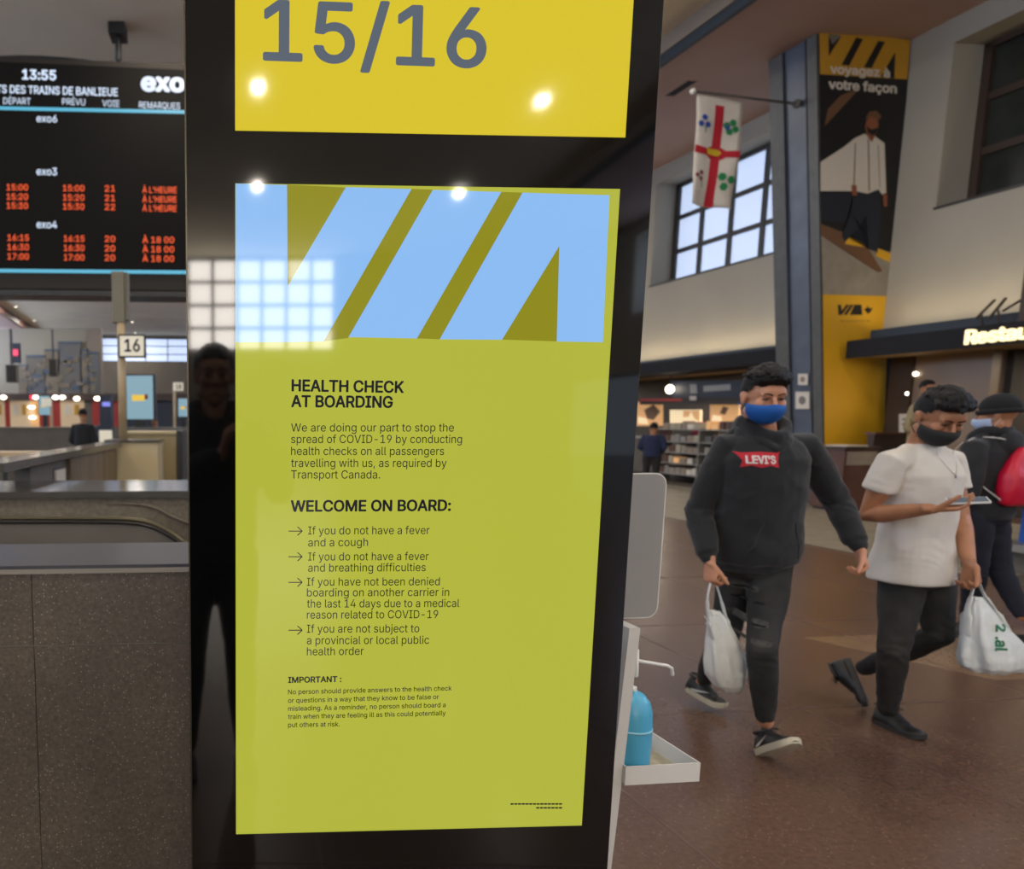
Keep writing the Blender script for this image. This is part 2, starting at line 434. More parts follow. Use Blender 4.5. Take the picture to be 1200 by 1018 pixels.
def glyph(ch, res):
    if (ch, res) in _gl: return _gl[ch, res]
    loops = [] if ch == ' ' else _outline(ch, res)
    nx = min(p.x for lp in _outline(ch + 'H' if ch != ' ' else 'H H', res)[-1:] for p in lp)
    if ch == ' ': nx = nx - glyph('H', res)[2]
    bear = min(p.x for lp in _outline('H', res) for p in lp)
    adv = nx - bear; tris = []; pts = []
    if loops:
        allp, ed = [], []
        for lp in loops:
            n0 = len(allp); allp += lp; ed += [(n0 + k, n0 + (k + 1) % len(lp)) for k in range(len(lp))]
        vo, _e, fo, *_ = delaunay_2d_cdt(allp, ed, [], 0, 1e-6)
        def wind(p):
            w_ = 0
            for lp in loops:
                for k in range(len(lp)):
                    a, b = lp[k], lp[(k + 1) % len(lp)]
                    if (a.y <= p.y) != (b.y <= p.y):
                        xx = a.x + (p.y - a.y) / (b.y - a.y) * (b.x - a.x)
                        if xx > p.x: w_ += 1 if b.y > a.y else -1
            return w_
        pts = vo
        for f in fo:
            c_ = (vo[f[0]] + vo[f[1]] + vo[f[2]]) / 3
            if wind(c_) != 0: tris.append(tuple(f))
    _gl[ch, res] = (pts, tris, adv, loops); return _gl[ch, res]
def text_mesh(body, bold=0.0, extrude=0.0, res=3):
    vs_, fs = [], []; x = 0
    for ch in body:
        pts, tris, adv, loops = glyph(ch, res)
        shifts = [(0, 0, 0)] + ([(bold * math.cos(k * math.pi / 4), bold * .8 * math.sin(k * math.pi / 4), .02 * (k + 1) * extrude) for k in range(8)] if bold > 0 else [])
        for dx, dy, dz in shifts:
            n0 = len(vs_); vs_ += [(p.x + x + dx, p.y + dy, extrude + dz) for p in pts]; fs += [tuple(n0 + k for k in f) for f in tris]
            for lp in loops:
                n0 = len(vs_); n = len(lp)
                vs_ += [(p.x + x + dx, p.y + dy, extrude + dz) for p in lp] + [(p.x + x + dx, p.y + dy, -extrude) for p in lp]
                fs += [(n0 + k, n0 + (k + 1) % n, n0 + n + (k + 1) % n, n0 + n + k) for k in range(n)]
        x += adv
    me = bpy.data.meshes.new('t'); me.from_pydata(vs_, [], fs); return me
_h = text_mesh('H'); CAPH = max(v.co.y for v in _h.vertices); bpy.data.meshes.remove(_h)
def place_text(name, body, x0, x1, base, cap, fn, m, parent, bold=0.0, thick=0.0008, res=3, slant=0.0, label=None):
    """text stretched between x0 and x1 (target units), on baseline base with capital height cap; fn(x, y, d) -> world"""
    me = text_mesh(body, bold, 0.5, res)
    xs = [v.co.x for v in me.vertices]; a, b = min(xs), max(xs)
    for v in me.vertices:
        q = v.co.copy()
        yy = q.y / CAPH * cap
        v.co = fn(x0 + (q.x - a) / (b - a) * (x1 - x0) + slant * yy, base + yy, (q.z + 0.5) * thick)
    me.update()
    return link_mesh(name, me, parent, m, False, label)
def poly_on(name, pts, fn, m, parent, lift=0.0, thick=0.0006, label=None):
    bm = bmesh.new()
    a = [fn(x, y, lift) for x, y in pts]; b = [fn(x, y, lift + thick) for x, y in pts]
    va = [bm.verts.new(p) for p in a]; vb = [bm.verts.new(p) for p in b]; n = len(a)
    bm.faces.new(vb); bm.faces.new(va[::-1])
    for i in range(n): bm.faces.new([va[i], va[(i + 1) % n], vb[(i + 1) % n], vb[i]])
    bmesh.ops.triangulate(bm, faces=[f for f in bm.faces if len(f.verts) > 4])
    return obj(name, bm, m, parent, label=label)

# ------------------------------------------------------------------ the hall: floor, ceiling, walls
SA, SB, TL, TR, ZC, ZS = -29.5, 62.0, -13.4, 12.8, 8.4, 8.0
fl = struct('floor', B(H, SA - 1, SB + 3, TL - 3, TR + 5, -0.2, 0.0), M['floor'])
def floor_strip(s0, s1, t0, t1, m='brass_strip', name='dividing_strip', h=0.0012):
    return obj(name, B(H, s0, s1, t0, t1, -0.002, h), M[m], fl)
for k in range(-1, 9): floor_strip(k * 1.6 + 0.3, k * 1.6 + 0.312, -3.0, 7.95)
for k in range(0, 6): floor_strip(-1.0, 24, k * 1.5 + 0.4, k * 1.5 + 0.412)
bm = bmesh.new()                                                   # tan inlay band with a pointed end
prism(bm, [H(3.72, 7.95, -0.001), H(4.7, 7.95, -0.001), H(4.7, 4.55, -0.001), H(3.78, 4.0 + .95, -0.001)], V((0, 0, 0.0016)))
obj('inlay_band', bm, M['floor_tan'], fl, label='tan terrazzo band let into the brown floor')
bm = B(H, 5.5, 30, 8.0, TR, -0.001, 0.003)
border = obj('tile_bed', bm, M['tile_joint'], fl)
proto = None; cnt = 0
for i in range(8):
    for j in range(38):
        s0 = 6.4 + j * 0.30 + (0.15 if i % 2 else 0); t0 = 8.02 + i * 0.58
        if cnt >= 290 or t0 > 12.4: continue
        if proto is None:
            bm = B(F(0), 0.010, 0.290, 0.010, 0.568, 0.0, 0.006); o = obj('tile', bm, M['tile'], fl, bevel=0.0015, segs=1); proto = o
        else:
            o = proto.copy(); COL.objects.link(o); o.parent = fl
        o.location = H(s0, t0, 0.0025 + random.uniform(0, 0.0012)); o.rotation_euler = (0, 0, HALL_A); cnt += 1
bm = bmesh.new()
for i in range(8):
    for j in range(24):
        s0 = 17.8 + j * 0.5; t0 = 8.02 + i * 0.58
        box(bm, H, s0, s0 + 0.48, t0, t0 + 0.56, 0.002, 0.008)
o = obj('far_tiles', bm, M['tile'], fl); o['kind'] = 'stuff'

ce = struct('ceiling', B(H, SA - 1, SB + 1, TL - 3, TR + 3, ZC, ZC + 0.3), M['ceiling'])
bm = B(H, SA, SB, 9.2, TR + 0.1, ZS, ZC + 0.05); struct('trim_1', bm, M['soffit'])
bm = B(H, SA, SB, 9.10, 9.2, ZS - 0.03, ZS + 0.12); struct('trim_2', bm, M['fascia'])
bm = B(H, SA, SB, 9.06, 9.19, ZS + 0.12, ZC + 0.05); struct('trim_3', bm, M['fascia_grey'])
bm = B(H, SA, SB, TL - 0.1, -9.8, ZS, ZC + 0.05); struct('trim_4', bm, M['soffit'])
bm = B(H, SA, SB, -9.8, -9.6, ZS - 0.05, ZC + 0.05); struct('trim_5', bm, M['brown_box'])
# right wall: pieces around window openings and shop openings (shop openings below 2.75 m)
WT0, WT1 = TR, TR + 0.75
wins = [(13.9, 18.8), (6.6, 11.5)]
fill_wins = [(21.3, 26.2), (28.7, 33.6), (36.1, 41.0), (43.5, 48.4), (50.9, 55.8), (-.7, 4.2), (-8.1, -3.2), (-15.5, -10.6), (-22.9, -18.0)]  # unseen lit windows added to brighten the ceiling
ZB, ZT = 5.05, 7.6
bm = bmesh.new()
allw = sorted(wins + fill_wins)
for a_, b_ in zip([SA] + [q[1] for q in allw], [q[0] for q in allw] + [SB]): box(bm, H, a_, b_, WT0, WT1, 3.1, ZS + 0.3)
for a_, b_ in allw:
    box(bm, H, a_, b_, WT0, WT1, 3.1, ZB); box(bm, H, a_, b_, WT0, WT1, ZT, ZS + 0.3)
bmesh.ops.remove_doubles(bm, verts=bm.verts, dist=0.0005)
wr_ = struct('wall_right', bm, M['wall'])
def hall_window(name, s0, s1, z0, z1, t, nc, nr, mf, mp, inward=-1, fr=H, bars=0.055):
    bm = bmesh.new(); d = 0.07
    for a_, b_, c_, e_ in ((s0, s1, z0, z0 + .09), (s0, s1, z1 - .09, z1), (s0, s0 + .13, z0, z1), (s1 - .13, s1, z0, z1)):
        box(bm, fr, a_, b_, t - d, t + d, c_, e_)
    fo = struct(name, bm, mf)
    for k in range(1, nc):
        s = s0 + (s1 - s0) * k / nc; obj('mullion', B(fr, s - bars / 2, s + bars / 2, t - .06, t + .06, z0 + .05, z1 - .05), mf, fo)
    for k in range(1, nr):
        z = z0 + (z1 - z0) * k / nr; obj('glazing_bar', B(fr, s0 + .05, s1 - .05, t - .05, t + .05, z - bars / 2, z + bars / 2), mf, fo)
    for a_ in range(nc):
        for b_ in range(nr):
            ss, se = s0 + (s1 - s0) * a_ / nc, s0 + (s1 - s0) * (a_ + 1) / nc
            zz, ze = z0 + (z1 - z0) * b_ / nr, z0 + (z1 - z0) * (b_ + 1) / nr
            obj('pane', B(fr, ss + .002, se - .002, t + .0, t + .012, zz + .002, ze - .002), mp, fo)
    return fo
hall_window('window_1', 13.9, 18.8, ZB, ZT, TR + 0.62, 5, 3, M['frame'], M['pane'], bars=0.11)
hall_window('window_2', 6.6, 11.5, ZB, ZT, TR + 0.62, 5, 3, M['frame_brown'], M['glass_dark'], bars=0.12)
for k, (a_, b_) in enumerate(wins):
    struct('window_%d' % (k + 3), B(H, a_ - .02, b_ + .02, TR - 0.03, TR + 0.5, ZB - 0.035, ZB), M['frame'])['label'] = 'thin dark window sill'
# left wall; its row of glowing windows is added to light the hall
bm = bmesh.new()
lw = [(-24, -18), (-14, -8), (-4, 2), (6, 12), (16, 22), (26, 32), (36, 42), (46, 52), (54, 60)]
prev = SA
for a_, b_ in lw + [(SB, SB)]:
    box(bm, H, prev, a_, TL - .5, TL, 0, ZS + .3); prev = b_
    if b_ > a_: box(bm, H, a_, b_, TL - .5, TL, 0, 4.6); box(bm, H, a_, b_, TL - .5, TL, 7.7, ZS + .3)
struct('wall_left', bm, M['wall'])
n_ = 5
for a_, b_ in lw:
    hall_window('window_%d' % n_, a_, b_, 4.6, 7.7, TL - .3, 1, 1, M['frame'], M['pane_fill']); n_ += 1
for a_, b_ in fill_wins:
    hall_window('window_%d' % n_, a_, b_, ZB, ZT, TR + 0.62, 2, 1, M['frame'], M['pane_fill']); n_ += 1  # added windows, out of view, glowing to light the ceiling
# end wall far away with a long strip window
def T62(x): return Ts(x, 480, SB).dot(H.n)
bm = bmesh.new()
wt0, wt1 = Ts(118, 400, SB).dot(H.n), Ts(520, 400, SB).dot(H.n)
wz0, wz1 = 6.25, 8.2
box(bm, H, SB, SB + .6, TL - 1, wt0, 0, ZC); box(bm, H, SB, SB + .6, wt1, TR + 1, 0, ZC)
box(bm, H, SB, SB + .6, wt0, wt1, 0, wz0); box(bm, H, SB, SB + .6, wt0, wt1, wz1, ZC)
struct('wall_far', bm, mat('far grey wall', '#6e665a', 0.8, var=0.1, vscale=0.5))
Hx = lambda s, t, z=0: H(t, s, z)       # swapped: windows in the end walls
def swap_frame(base):
    def f(s, t, z=0.0): return H(t, s, z)
    return f
SF = swap_frame(H)
hall_window('window_%d' % n_, wt0, wt1, wz0, wz1, SB + .3, 16, 3, M['frame'], mat('far daylight pane', '#c8d4e6', 0.5, emit='#b8c8e8', es=1.0), fr=SF, bars=0.07); n_ += 1
# near end wall behind the viewer, with its tall window grid
bm = bmesh.new()
box(bm, H, SA - .6, SA, TL - 1, -9.0, 0, ZC); box(bm, H, SA - .6, SA, 3.6, TR + 1, 0, ZC)
box(bm, H, SA - .6, SA, -9.0, 3.6, 0, 4.5); box(bm, H, SA - .6, SA, -9.0, 3.6, 8.34, ZC)
struct('wall_back', bm, M['wall'])
hall_window('window_%d' % n_, -9.0, 3.6, 4.5, 8.34, SA - .3, 12, 4, M['frame'], M['pane_back'], fr=SF, bars=0.14); n_ += 1

# downlights in the ceiling
vent = obj('ceiling_vent', B(H, Tt(783, 112, 11.2).dot(H.u), 1 + Tt(783, 112, 11.2).dot(H.u), 9.95, 10.05, ZS - 0.004, ZS + 0.0), M['black'])
p0 = (W(783, 112, 1) - V((0, 0, CAMZ))); k0 = (ZS - CAMZ) / p0.z; a0 = p0 * k0
p1 = (W(812, 95, 1) - V((0, 0, CAMZ))); k1 = (ZS - CAMZ) / p1.z; a1 = p1 * k1
bpy.data.objects.remove(vent)
vt = thing('ceiling_vent', 'long narrow dark slot vent in the mauve soffit above the flag', 'vent', ((a0 + a1) / 2 + V((0, 0, CAMZ))))
sA, tA, sB = a1.dot(H.u), (a0.dot(H.n) + a1.dot(H.n)) / 2, a0.dot(H.u)
obj('slot', B(H, sA, sB, tA - .10, tA + .10, ZS - 0.006, ZS + .01), M['tear_dark'], vt)
for q in (-.13, .10): obj('rim', B(H, sA - .03, sB + .03, tA + q, tA + q + .03, ZS - 0.012, ZS + .01), M['soffit'], vt)
LS = [2 + 6.45 * k for k in range(-5, 10)]
ORD = ['first', 'second', 'third', 'fourth', 'fifth', 'sixth', 'seventh', 'eighth', 'ninth', 'tenth', 'eleventh', 'twelfth', 'thirteenth', 'fourteenth', 'fifteenth', 'sixteenth', 'seventeenth', 'eighteenth', 'nineteenth', 'twentieth']
lens_me = None
spots = [(s, t) for t in (-8.75, -2.05) for s in (47.2, 53.6, 60.0)] + [(s - .12 * t, t + .12 if t < 1 else t) for t in (-6.0, .1, 6.3) for s in (-19.9, -13.4, -6.9, -.4, 6.0, 12.5, 19.0, 25.5, 32.0, 38.5)]
for s, t in spots:
        ti = 0 if t < -5 else 1
        p = H(s, t, ZC)
        far = s > 44
        lb = 'round ceiling downlight, %s row across the hall, %s from the back wall' % ({-1: 'left', 0: 'middle', 1: 'right'}[-1 if t < -3 else (0 if t < 3 else 1)], ORD[int((s + .12 * min(t, 1) + 20.5) / 6.4)] if s < 44 else '')
        grp = 'ceiling downlights'
        if far:
            row = 'row along the left soffit' if ti == 0 else 'row right of the sign pole'
            pos = {0: 'nearest', 1: 'second', 2: 'farthest'}[min(2, int((s - 45) / 6.3))]
            lb = 'small lit downlight in the far ceiling, %s in the %s' % (pos, row); grp = 'far ceiling downlights'
        L_ = thing('ceiling_light', lb, 'light', p, 0, grp)
        if lens_me is None:
            bm = bmesh.new(); cyl(bm, V((0, 0, -0.05)), 0.085, 0.03, 20); l1 = obj('lens', bm, M['lamp_lens'])
            bm = bmesh.new(); 
            loft(bm, [(V((0, 0, -0.055)), V((.09, 0, 0)), V((0, .09, 0))), (V((0, 0, 0.01)), V((.12, 0, 0)), V((0, .12, 0)))], 20, caps=False)
            l2 = obj('trim_ring', bm, M['lamp_trim']); lens_me = (l1.data, l2.data); l1.parent = L_; l2.parent = L_
        else:
            for nm, me in zip(('lens', 'trim_ring'), lens_me):
                c = bpy.data.objects.new(nm, me); COL.objects.link(c); c.parent = L_
        area('downlight_lamp', p - V((0, 0, 0.07)), 0.15, LAMP_W, (1.0, 0.90, 0.78))
# ------------------------------------------------------------------ pillar with banner
def PT(s, z, edge=0.0):                                            # hall-side face of the tapering pillar
    return 12.0 - z / 8.03 * 1.0 + edge
def pbox(bm, s0, s1, e0, z0, z1, depth=None):
    p = []
    for z in (z0, z1):
        for s, tt in ((s0, PT(0, z) + e0), (s0, TR if depth is None else PT(0, z) + depth), (s1, TR if depth is None else PT(0, z) + depth), (s1, PT(0, z) + e0)):
            p.append(H(s, tt, z))
    hexa(bm, p)
pil = thing('hall_pillar', 'tapering blue grey marble pillar with dark edges and banner on its side', 'pillar', H(12.7, 12.2, 0))
bm = bmesh.new(); pbox(bm, 12.25, 13.2, 0.03, 0.0, ZS); obj('shaft', bm, M['pillar_blue'], pil)
bm = bmesh.new(); pbox(bm, 12.23, 12.42, 0.0, 0.0, ZS, 0.10); obj('edge_strip', bm, M['pillar_dark'], pil)
bm = bmesh.new(); pbox(bm, 12.92, 13.22, 0.0, 0.0, ZS, 0.10); obj('edge_strip', bm, M['pillar_dark'], pil)
for s in (12.43, 12.90): bm = bmesh.new(); pbox(bm, s, s + 0.02, -0.012, 0.0, ZS, 0.05); obj('metal_bead', bm, M['ledge'], pil)
bm = bmesh.new(); pbox(bm, 12.20, 13.25, -0.04, 0.0, 0.22, 0.12); obj('plinth', bm, M['pillar_dark'], pil)
BAN_S = 12.215
def ban(x, y, d): 
    q = Ts(x, y, BAN_S); return q - H.u * d
def banq(x, y, d): return ban(x, y, d)
bn = thing('hanging_banner', 'tall printed travel banner on pillar, walking man in white shirt over yellow panel', 'banner', H(BAN_S, 11.7, 2.2))
poly_on('backing', [(960, 33), (1067, 47), (1035, 523), (966, 523)], ban, M['black_print'], bn, -0.012, 0.012)
poly_on('print', [(960, 33), (1067, 47), (1063, 93), (961, 87)], ban, M['yellow_print2'], bn, 0.001, 0.001)
for pl_ in ([(971, 40), (986, 42), (971, 66)], [(1003, 44), (1011, 46), (995, 77), (986, 76)], [(1029, 48), (1037, 49), (1021, 80), (1012, 79)], [(1049, 61), (1048, 92), (1032, 90)]):
    poly_on('print', pl_, ban, M['black_print'], bn, 0.003, 0.001)
poly_on('print', [(971, 41), (986, 42), (975, 52)], ban, M['grey_print'], bn, 0.004, 0.001)
poly_on('print', [(1009, 102), (966, 148), (970, 128), (985, 112)], ban, M['brown_print'], bn, 0.002, 0.001)
poly_on('print', [(962, 270), (1000, 292), (1046, 296), (1043, 347), (964, 345)], ban, M['stone_print'], bn, 0.002, 0.001)
poly_on('print', [(961, 262), (1012, 282), (1034, 318), (1028, 319), (996, 296), (962, 276)], ban, M['brown_print'], bn, 0.004, 0.001)
poly_on('print', [(992, 277), (1010, 283), (1016, 290), (990, 286)], ban, M['yellow_print'], bn, 0.005, 0.001)
poly_on('print', [(1028, 291), (1046, 298), (1044, 308), (1026, 300)], ban, M['yellow_print'], bn, 0.005, 0.001)
poly_on('trousers', [(1000, 225), (1030, 222), (1033, 255), (1028, 296), (1018, 292), (1016, 250), (1008, 262), (990, 284), (986, 276), (998, 250)], ban, M['denim_print'], bn, 0.006, 0.001)
poly_on('print', [(961, 226), (998, 226), (994, 262), (963, 258)], ban, M['denim_print'], bn, 0.003, 0.001)
poly_on('shirt', [(1012, 157), (1017, 163), (1025, 160), (1036, 168), (1038, 226), (1033, 228), (1029, 222), (1016, 227), (1002, 224), (996, 224), (961, 224), (961, 190), (985, 175), (1001, 162)], ban, M['white_print'], bn, 0.008, 0.001)
for ln in ([(1016, 163), (1018, 163), (1019, 224), (1017, 224)], [(1001, 168), (1002.5, 168), (1001, 222), (999, 222)], [(1028, 170), (1029, 170), (1031, 220), (1030, 220)]):
    poly_on('print', ln, ban, M['stone_print'], bn, 0.0095, 0.0006)
poly_on('face', [(1015, 141), (1019, 137), (1027, 138), (1029, 146), (1027, 155), (1023, 160), (1021, 167), (1015, 158), (1013, 149)], ban, M['skin_print'], bn, 0.010, 0.001)
poly_on('beard', [(1015, 148), (1020, 152), (1028, 150), (1026, 157), (1021, 158.5), (1016, 155)], ban, M['black_print'], bn, 0.0115, 0.0006)
poly_on('hat', [(1013, 140), (1018, 131), (1026, 130), (1032, 136), (1030, 141), (1020, 137)], ban, M['brown_print'], bn, 0.012, 0.001)
poly_on('hand', [(997, 217), (1003, 217), (1004, 229), (998, 229)], ban, M['skin_print'], bn, 0.010, 0.001)
poly_on('hand', [(1034, 228), (1039, 228), (1039, 242), (1035, 242)], ban, M['skin_print'], bn, 0.010, 0.001)
def bt(x, y, d): return ban(x, y, d)
def ban_txt(body, x0, x1, yb, cap, m, slope=0.0, bold=0.03):
    def fn(x, y, d):
        return ban(x, 2 * yb - y + slope * (x - x0), 0.014 + d)
    place_text('lettering', body, x0, x1, yb, cap, fn, m, bn, bold, 0.001)
ban_txt('voyagez à', 972, 1042, 86, 10, M['white_print'], 0.07)
ban_txt('votre façon', 970, 1050, 104, 10.5, M['white_print'], 0.07)
poly_on('yellow_panel', [(964, 345), (1041, 347), (1035, 523), (966, 523)], ban, M['yellow_print'], bn, 0.004, 0.004)
for pl_ in ([(981, 357), (985, 357), (986, 364), (991, 357), (995, 357), (986, 369), (982, 369)], [(996, 357), (1000, 357), (992, 369), (988, 369)], [(1001, 357), (1009, 357), (1010, 369), (1006, 369), (1006, 362), (1000, 369), (995, 369)],
            [(1016, 358), (1018, 361), (1022, 361), (1020, 365), (1017, 368), (1014, 365), (1012, 362), (1015, 361)]):
    poly_on('print', pl_, ban, M['black_print'], bn, 0.009, 0.001)
for k in range(6): poly_on('fine_print', [(984 + 6 * k, 375), (989 + 6 * k, 375.2), (989 + 6 * k, 377), (984 + 6 * k, 376.8)], ban, M['yellow_print2'], bn, 0.009, 0.001)
# two small notices on the pillar face
def pilf(x, y, d):
    q = ray(x, y)
    # face plane: t = 12 - z/8.03
    a_ = q.dot(H.n); b_ = q.z; k = (12.0 - CAMZ / 8.03) / (a_ + b_ / 8.03)
    return V((0, 0, CAMZ)) + q * k - H.n * (d + 0.0)
for nm, (x0, y0, x1, y1), lb in (('notice', (936, 438, 947, 451), 'small pale notice on blue pillar, upper of two'), ('notice', (933, 459, 949, 479), 'square cream notice on blue pillar, lower of two')):
    nt_ = thing(nm, lb, 'sign', pilf((x0 + x1) / 2, y1, 0.0), 0, None)
    poly_on('card', [(x0, y0), (x1, y0), (x1, y1), (x0, y1)], pilf, M['white_print'], nt_, 0.001, 0.014)
    cx_, cy_ = (x0 + x1) / 2, (y0 + y1) / 2; r_ = (x1 - x0) * 0.27
    poly_on('print', [(cx_ + r_ * math.cos(k * .7854), cy_ + r_ * 1.2 * math.sin(k * .7854)) for k in range(8)], pilf, M['grey_print'] if y0 > 455 else M['label_grey'], nt_, 0.016, 0.002)

# flag of the city on its rod
FS = 12.58
fg = thing('hanging_flag', 'white flag with red cross and four flower emblems hanging from pillar rod', 'flag', Ts(935, 121, FS))
bm = bmesh.new(); tube(bm, [Ts(936, 122, FS), Ts(812, 107, FS)], 0.022, 8); obj('rod', bm, M['ledge2'], fg, True)
bm = bmesh.new(); ellip(bm, Ts(812, 107, FS), (V((.05, 0, 0)), V((0, .05, 0)), V((0, 0, .05)))); obj('finial', bm, M['white_metal'], fg, True)
bm = bmesh.new(); cyl(bm, Ts(932, 121.5, FS) , 0.07, 0.06, 12, H.n); obj('bracket', bm, M['pillar_dark'], fg, True)
TLc, TRc, BLc, BRc = (817, 110), (871, 120), (810, 239), (858, 245)
def flag_pt(u, v, d):
    x = (TLc[0] * (1 - u) + TRc[0] * u) * (1 - v) + (BLc[0] * (1 - u) + BRc[0] * u) * v
    y = (TLc[1] * (1 - u) + TRc[1] * u) * (1 - v) + (BLc[1] * (1 - u) + BRc[1] * u) * v
    wv = 0.05 * v * math.sin(u * 7 + v * 2.0) + 0.03 * v * math.sin(v * 9 + u * 3)
    x += 2.5 * math.sin(v * 5 + .5) * v
    return Ts(x, y, FS) - H.u * (d + wv)
bm = bmesh.new()
rows = [[flag_pt(i / 12, j / 24, 0.0) for i in range(13)] for j in range(25)]
solid_grid(bm, rows, lambda p: H.u * 0.006); cl = obj('cloth', bm, M['flag_white'], fg, True)
def flag_patch(name, pts, m, lift=0.004, cuts=0):
    bm = bmesh.new(); vs_ = [bm.verts.new((x, y, 0)) for x, y in pts]; bm.faces.new(vs_)
    bmesh.ops.triangulate(bm, faces=bm.faces[:])
    for _ in range(cuts): bmesh.ops.subdivide_edges(bm, edges=bm.edges[:], cuts=1, use_grid_fill=True)
    for v in bm.verts: v.co = flag_pt(v.co.x, v.co.y, lift)
    obj(name, bm, m, fg)
for vv in range(10): flag_patch('cross_stripe', [(.40, .07 + .093 * vv), (.60, .07 + .093 * vv), (.60, .07 + .093 * (vv + 1)), (.40, .07 + .093 * (vv + 1))], M['flag_red'], 0.006)
flag_patch('cross_bar', [(0, .46), (.28, .475), (.36, .455), (.5, .44), (.64, .455), (.72, .475), (1, .46), (1, .53), (.72, .535), (.64, .56), (.5, .58), (.36, .56), (.28, .535), (0, .53)], M['flag_red'], 0.012, 2)
flag_patch('emblem', [(.27, .475), (.55, .475), (.62, .50), (.55, .535), (.30, .53)], M['flag_yellow'], 0.022, 1)
def petals(cx, cy, r, n, m, ang0=0):
    for k in range(n):
        a = ang0 + 2 * math.pi * k / n; px_, py_ = cx + r * math.cos(a), cy + r * .45 * math.sin(a)
        flag_patch('emblem', [(px_ + r * .75 * math.cos(q * 1.047), py_ + r * .33 * math.sin(q * 1.047)) for q in range(6)], m, 0.012 + .002 * k)
petals(.17, .245, .09, 3, M['flag_blue'], .5); flag_patch('emblem', [(.19, .28), (.21, .28), (.22, .34), (.20, .34)], M['flag_green'], .01)
petals(.78, .25, .10, 4, M['flag_green'], .3); flag_patch('emblem', [(.66, .24), (.74, .24), (.74, .28), (.66, .28)], M['flag_blue'], .022)
petals(.16, .735, .07, 3, M['flag_maroon'], 1); flag_patch('emblem', [(.21, .76), (.23, .76), (.26, .84), (.24, .84)], M['flag_green'], .01)
petals(.78, .755, .12, 3, M['flag_green'], -.3); flag_patch('emblem', [(.90, .745), (1.0, .75), (1.0, .757), (.90, .757)], M['flag_green'], .01)

# ------------------------------------------------------------------ shop fronts on the right wall
cn1 = thing('shop_canopy', 'long black canopy band over the snack shop left of the pillar', 'canopy', H(20, TR, 2.78))
obj('fascia', B(H, 13.25, 40, TR - 0.30, TR + .75, 2.72, 3.0), M['canopy'], cn1, bevel=0.01)
obj('top_lip', B(H, 13.25, 40, TR - 0.10, TR, 3.0, 3.08), M['fascia'], cn1)
for s in range(14, 36, 2): area('cove_lamp', H(s, TR - 0.26, 3.12), 1.9, COVE_W, (1.0, 0.80, 0.52), shape='RECTANGLE', size_y=0.05, aim=H.n * .22 + V((0, 0, 1)), along=H.u)
cn2 = thing('restaurant_canopy', 'projecting black canopy with lit lettering over the restaurant front', 'canopy', H(9, TR, 2.63))
cbox = [(12.02, 3.0), (11.92, 11.95)]
obj('fascia', B(H, 2.0, 12.02, 11.93, 12.0, 2.62, 2.92), M['canopy'], cn2, bevel=0.006)
obj('deck', B(H, 2.0, 12.02, 12.0, TR + .75, 2.66, 2.90), M['canopy'], cn2)
obj('upper_step', B(H, 2.0, 11.95, 12.3, TR, 2.9, 3.10), M['fascia'], cn2, bevel=0.01)
obj('soffit_board', B(H, 2.0, 12.0, 12.0, TR + .7, 2.635, 2.66), M['canopy_soffit'], cn2)
for s in range(2, 12, 2): area('cove_lamp', H(s + 1, TR - 0.36, 3.16), 1.9, COVE_W, (1.0, 0.80, 0.52), shape='RECTANGLE', size_y=0.05, aim=H.n * .22 + V((0, 0, 1)), along=H.u)
def fasf(x, y, d): return Tt(x, y, 11.93) - H.n * d
def fas_txt(x, z, d): return H(x, 11.93, z) - H.n * (d + 0.01)
s_start = Tt(1133, 396, 11.93).dot(H.u); s_r = Tt(1200, 388, 11.93).dot(H.u)
lt_len = (s_start - s_r) / 0.60
place_text('lit_lettering', 'Restaurants', s_start, s_start - lt_len * 1.18, 2.67, 0.20, lambda x, z, d: fas_txt(x, z, d), M['neon'], cn2, 0.028, 0.03)
bm = bmesh.new()
for q in ((1145, 372, 1165, 352), (1160, 372, 1178, 350), (1176, 364, 1199, 350)): tube(bm, [Tt(q[0], q[1], 12.0), Tt(q[2], q[3], 12.15)], 0.02, 6)
tube(bm, [Tt(1150, 368, 12.0), H(Tt(1150, 368, 12.0).dot(H.u), 12.05, 2.9)], 0.015, 6)
tube(bm, [Tt(1170, 364, 12.0), H(Tt(1170, 364, 12.0).dot(H.u), 12.05, 2.9)], 0.015, 6)
o = obj('sign_bracket', bm, M['frame_brown'], cn2, True)
obj('sign_post', B(H, Tt(1203, 380, 12.0).dot(H.u) - .1, Tt(1196, 380, 12.0).dot(H.u), 11.95, 12.1, 2.9, 3.8), M['frame_brown'], cn2)
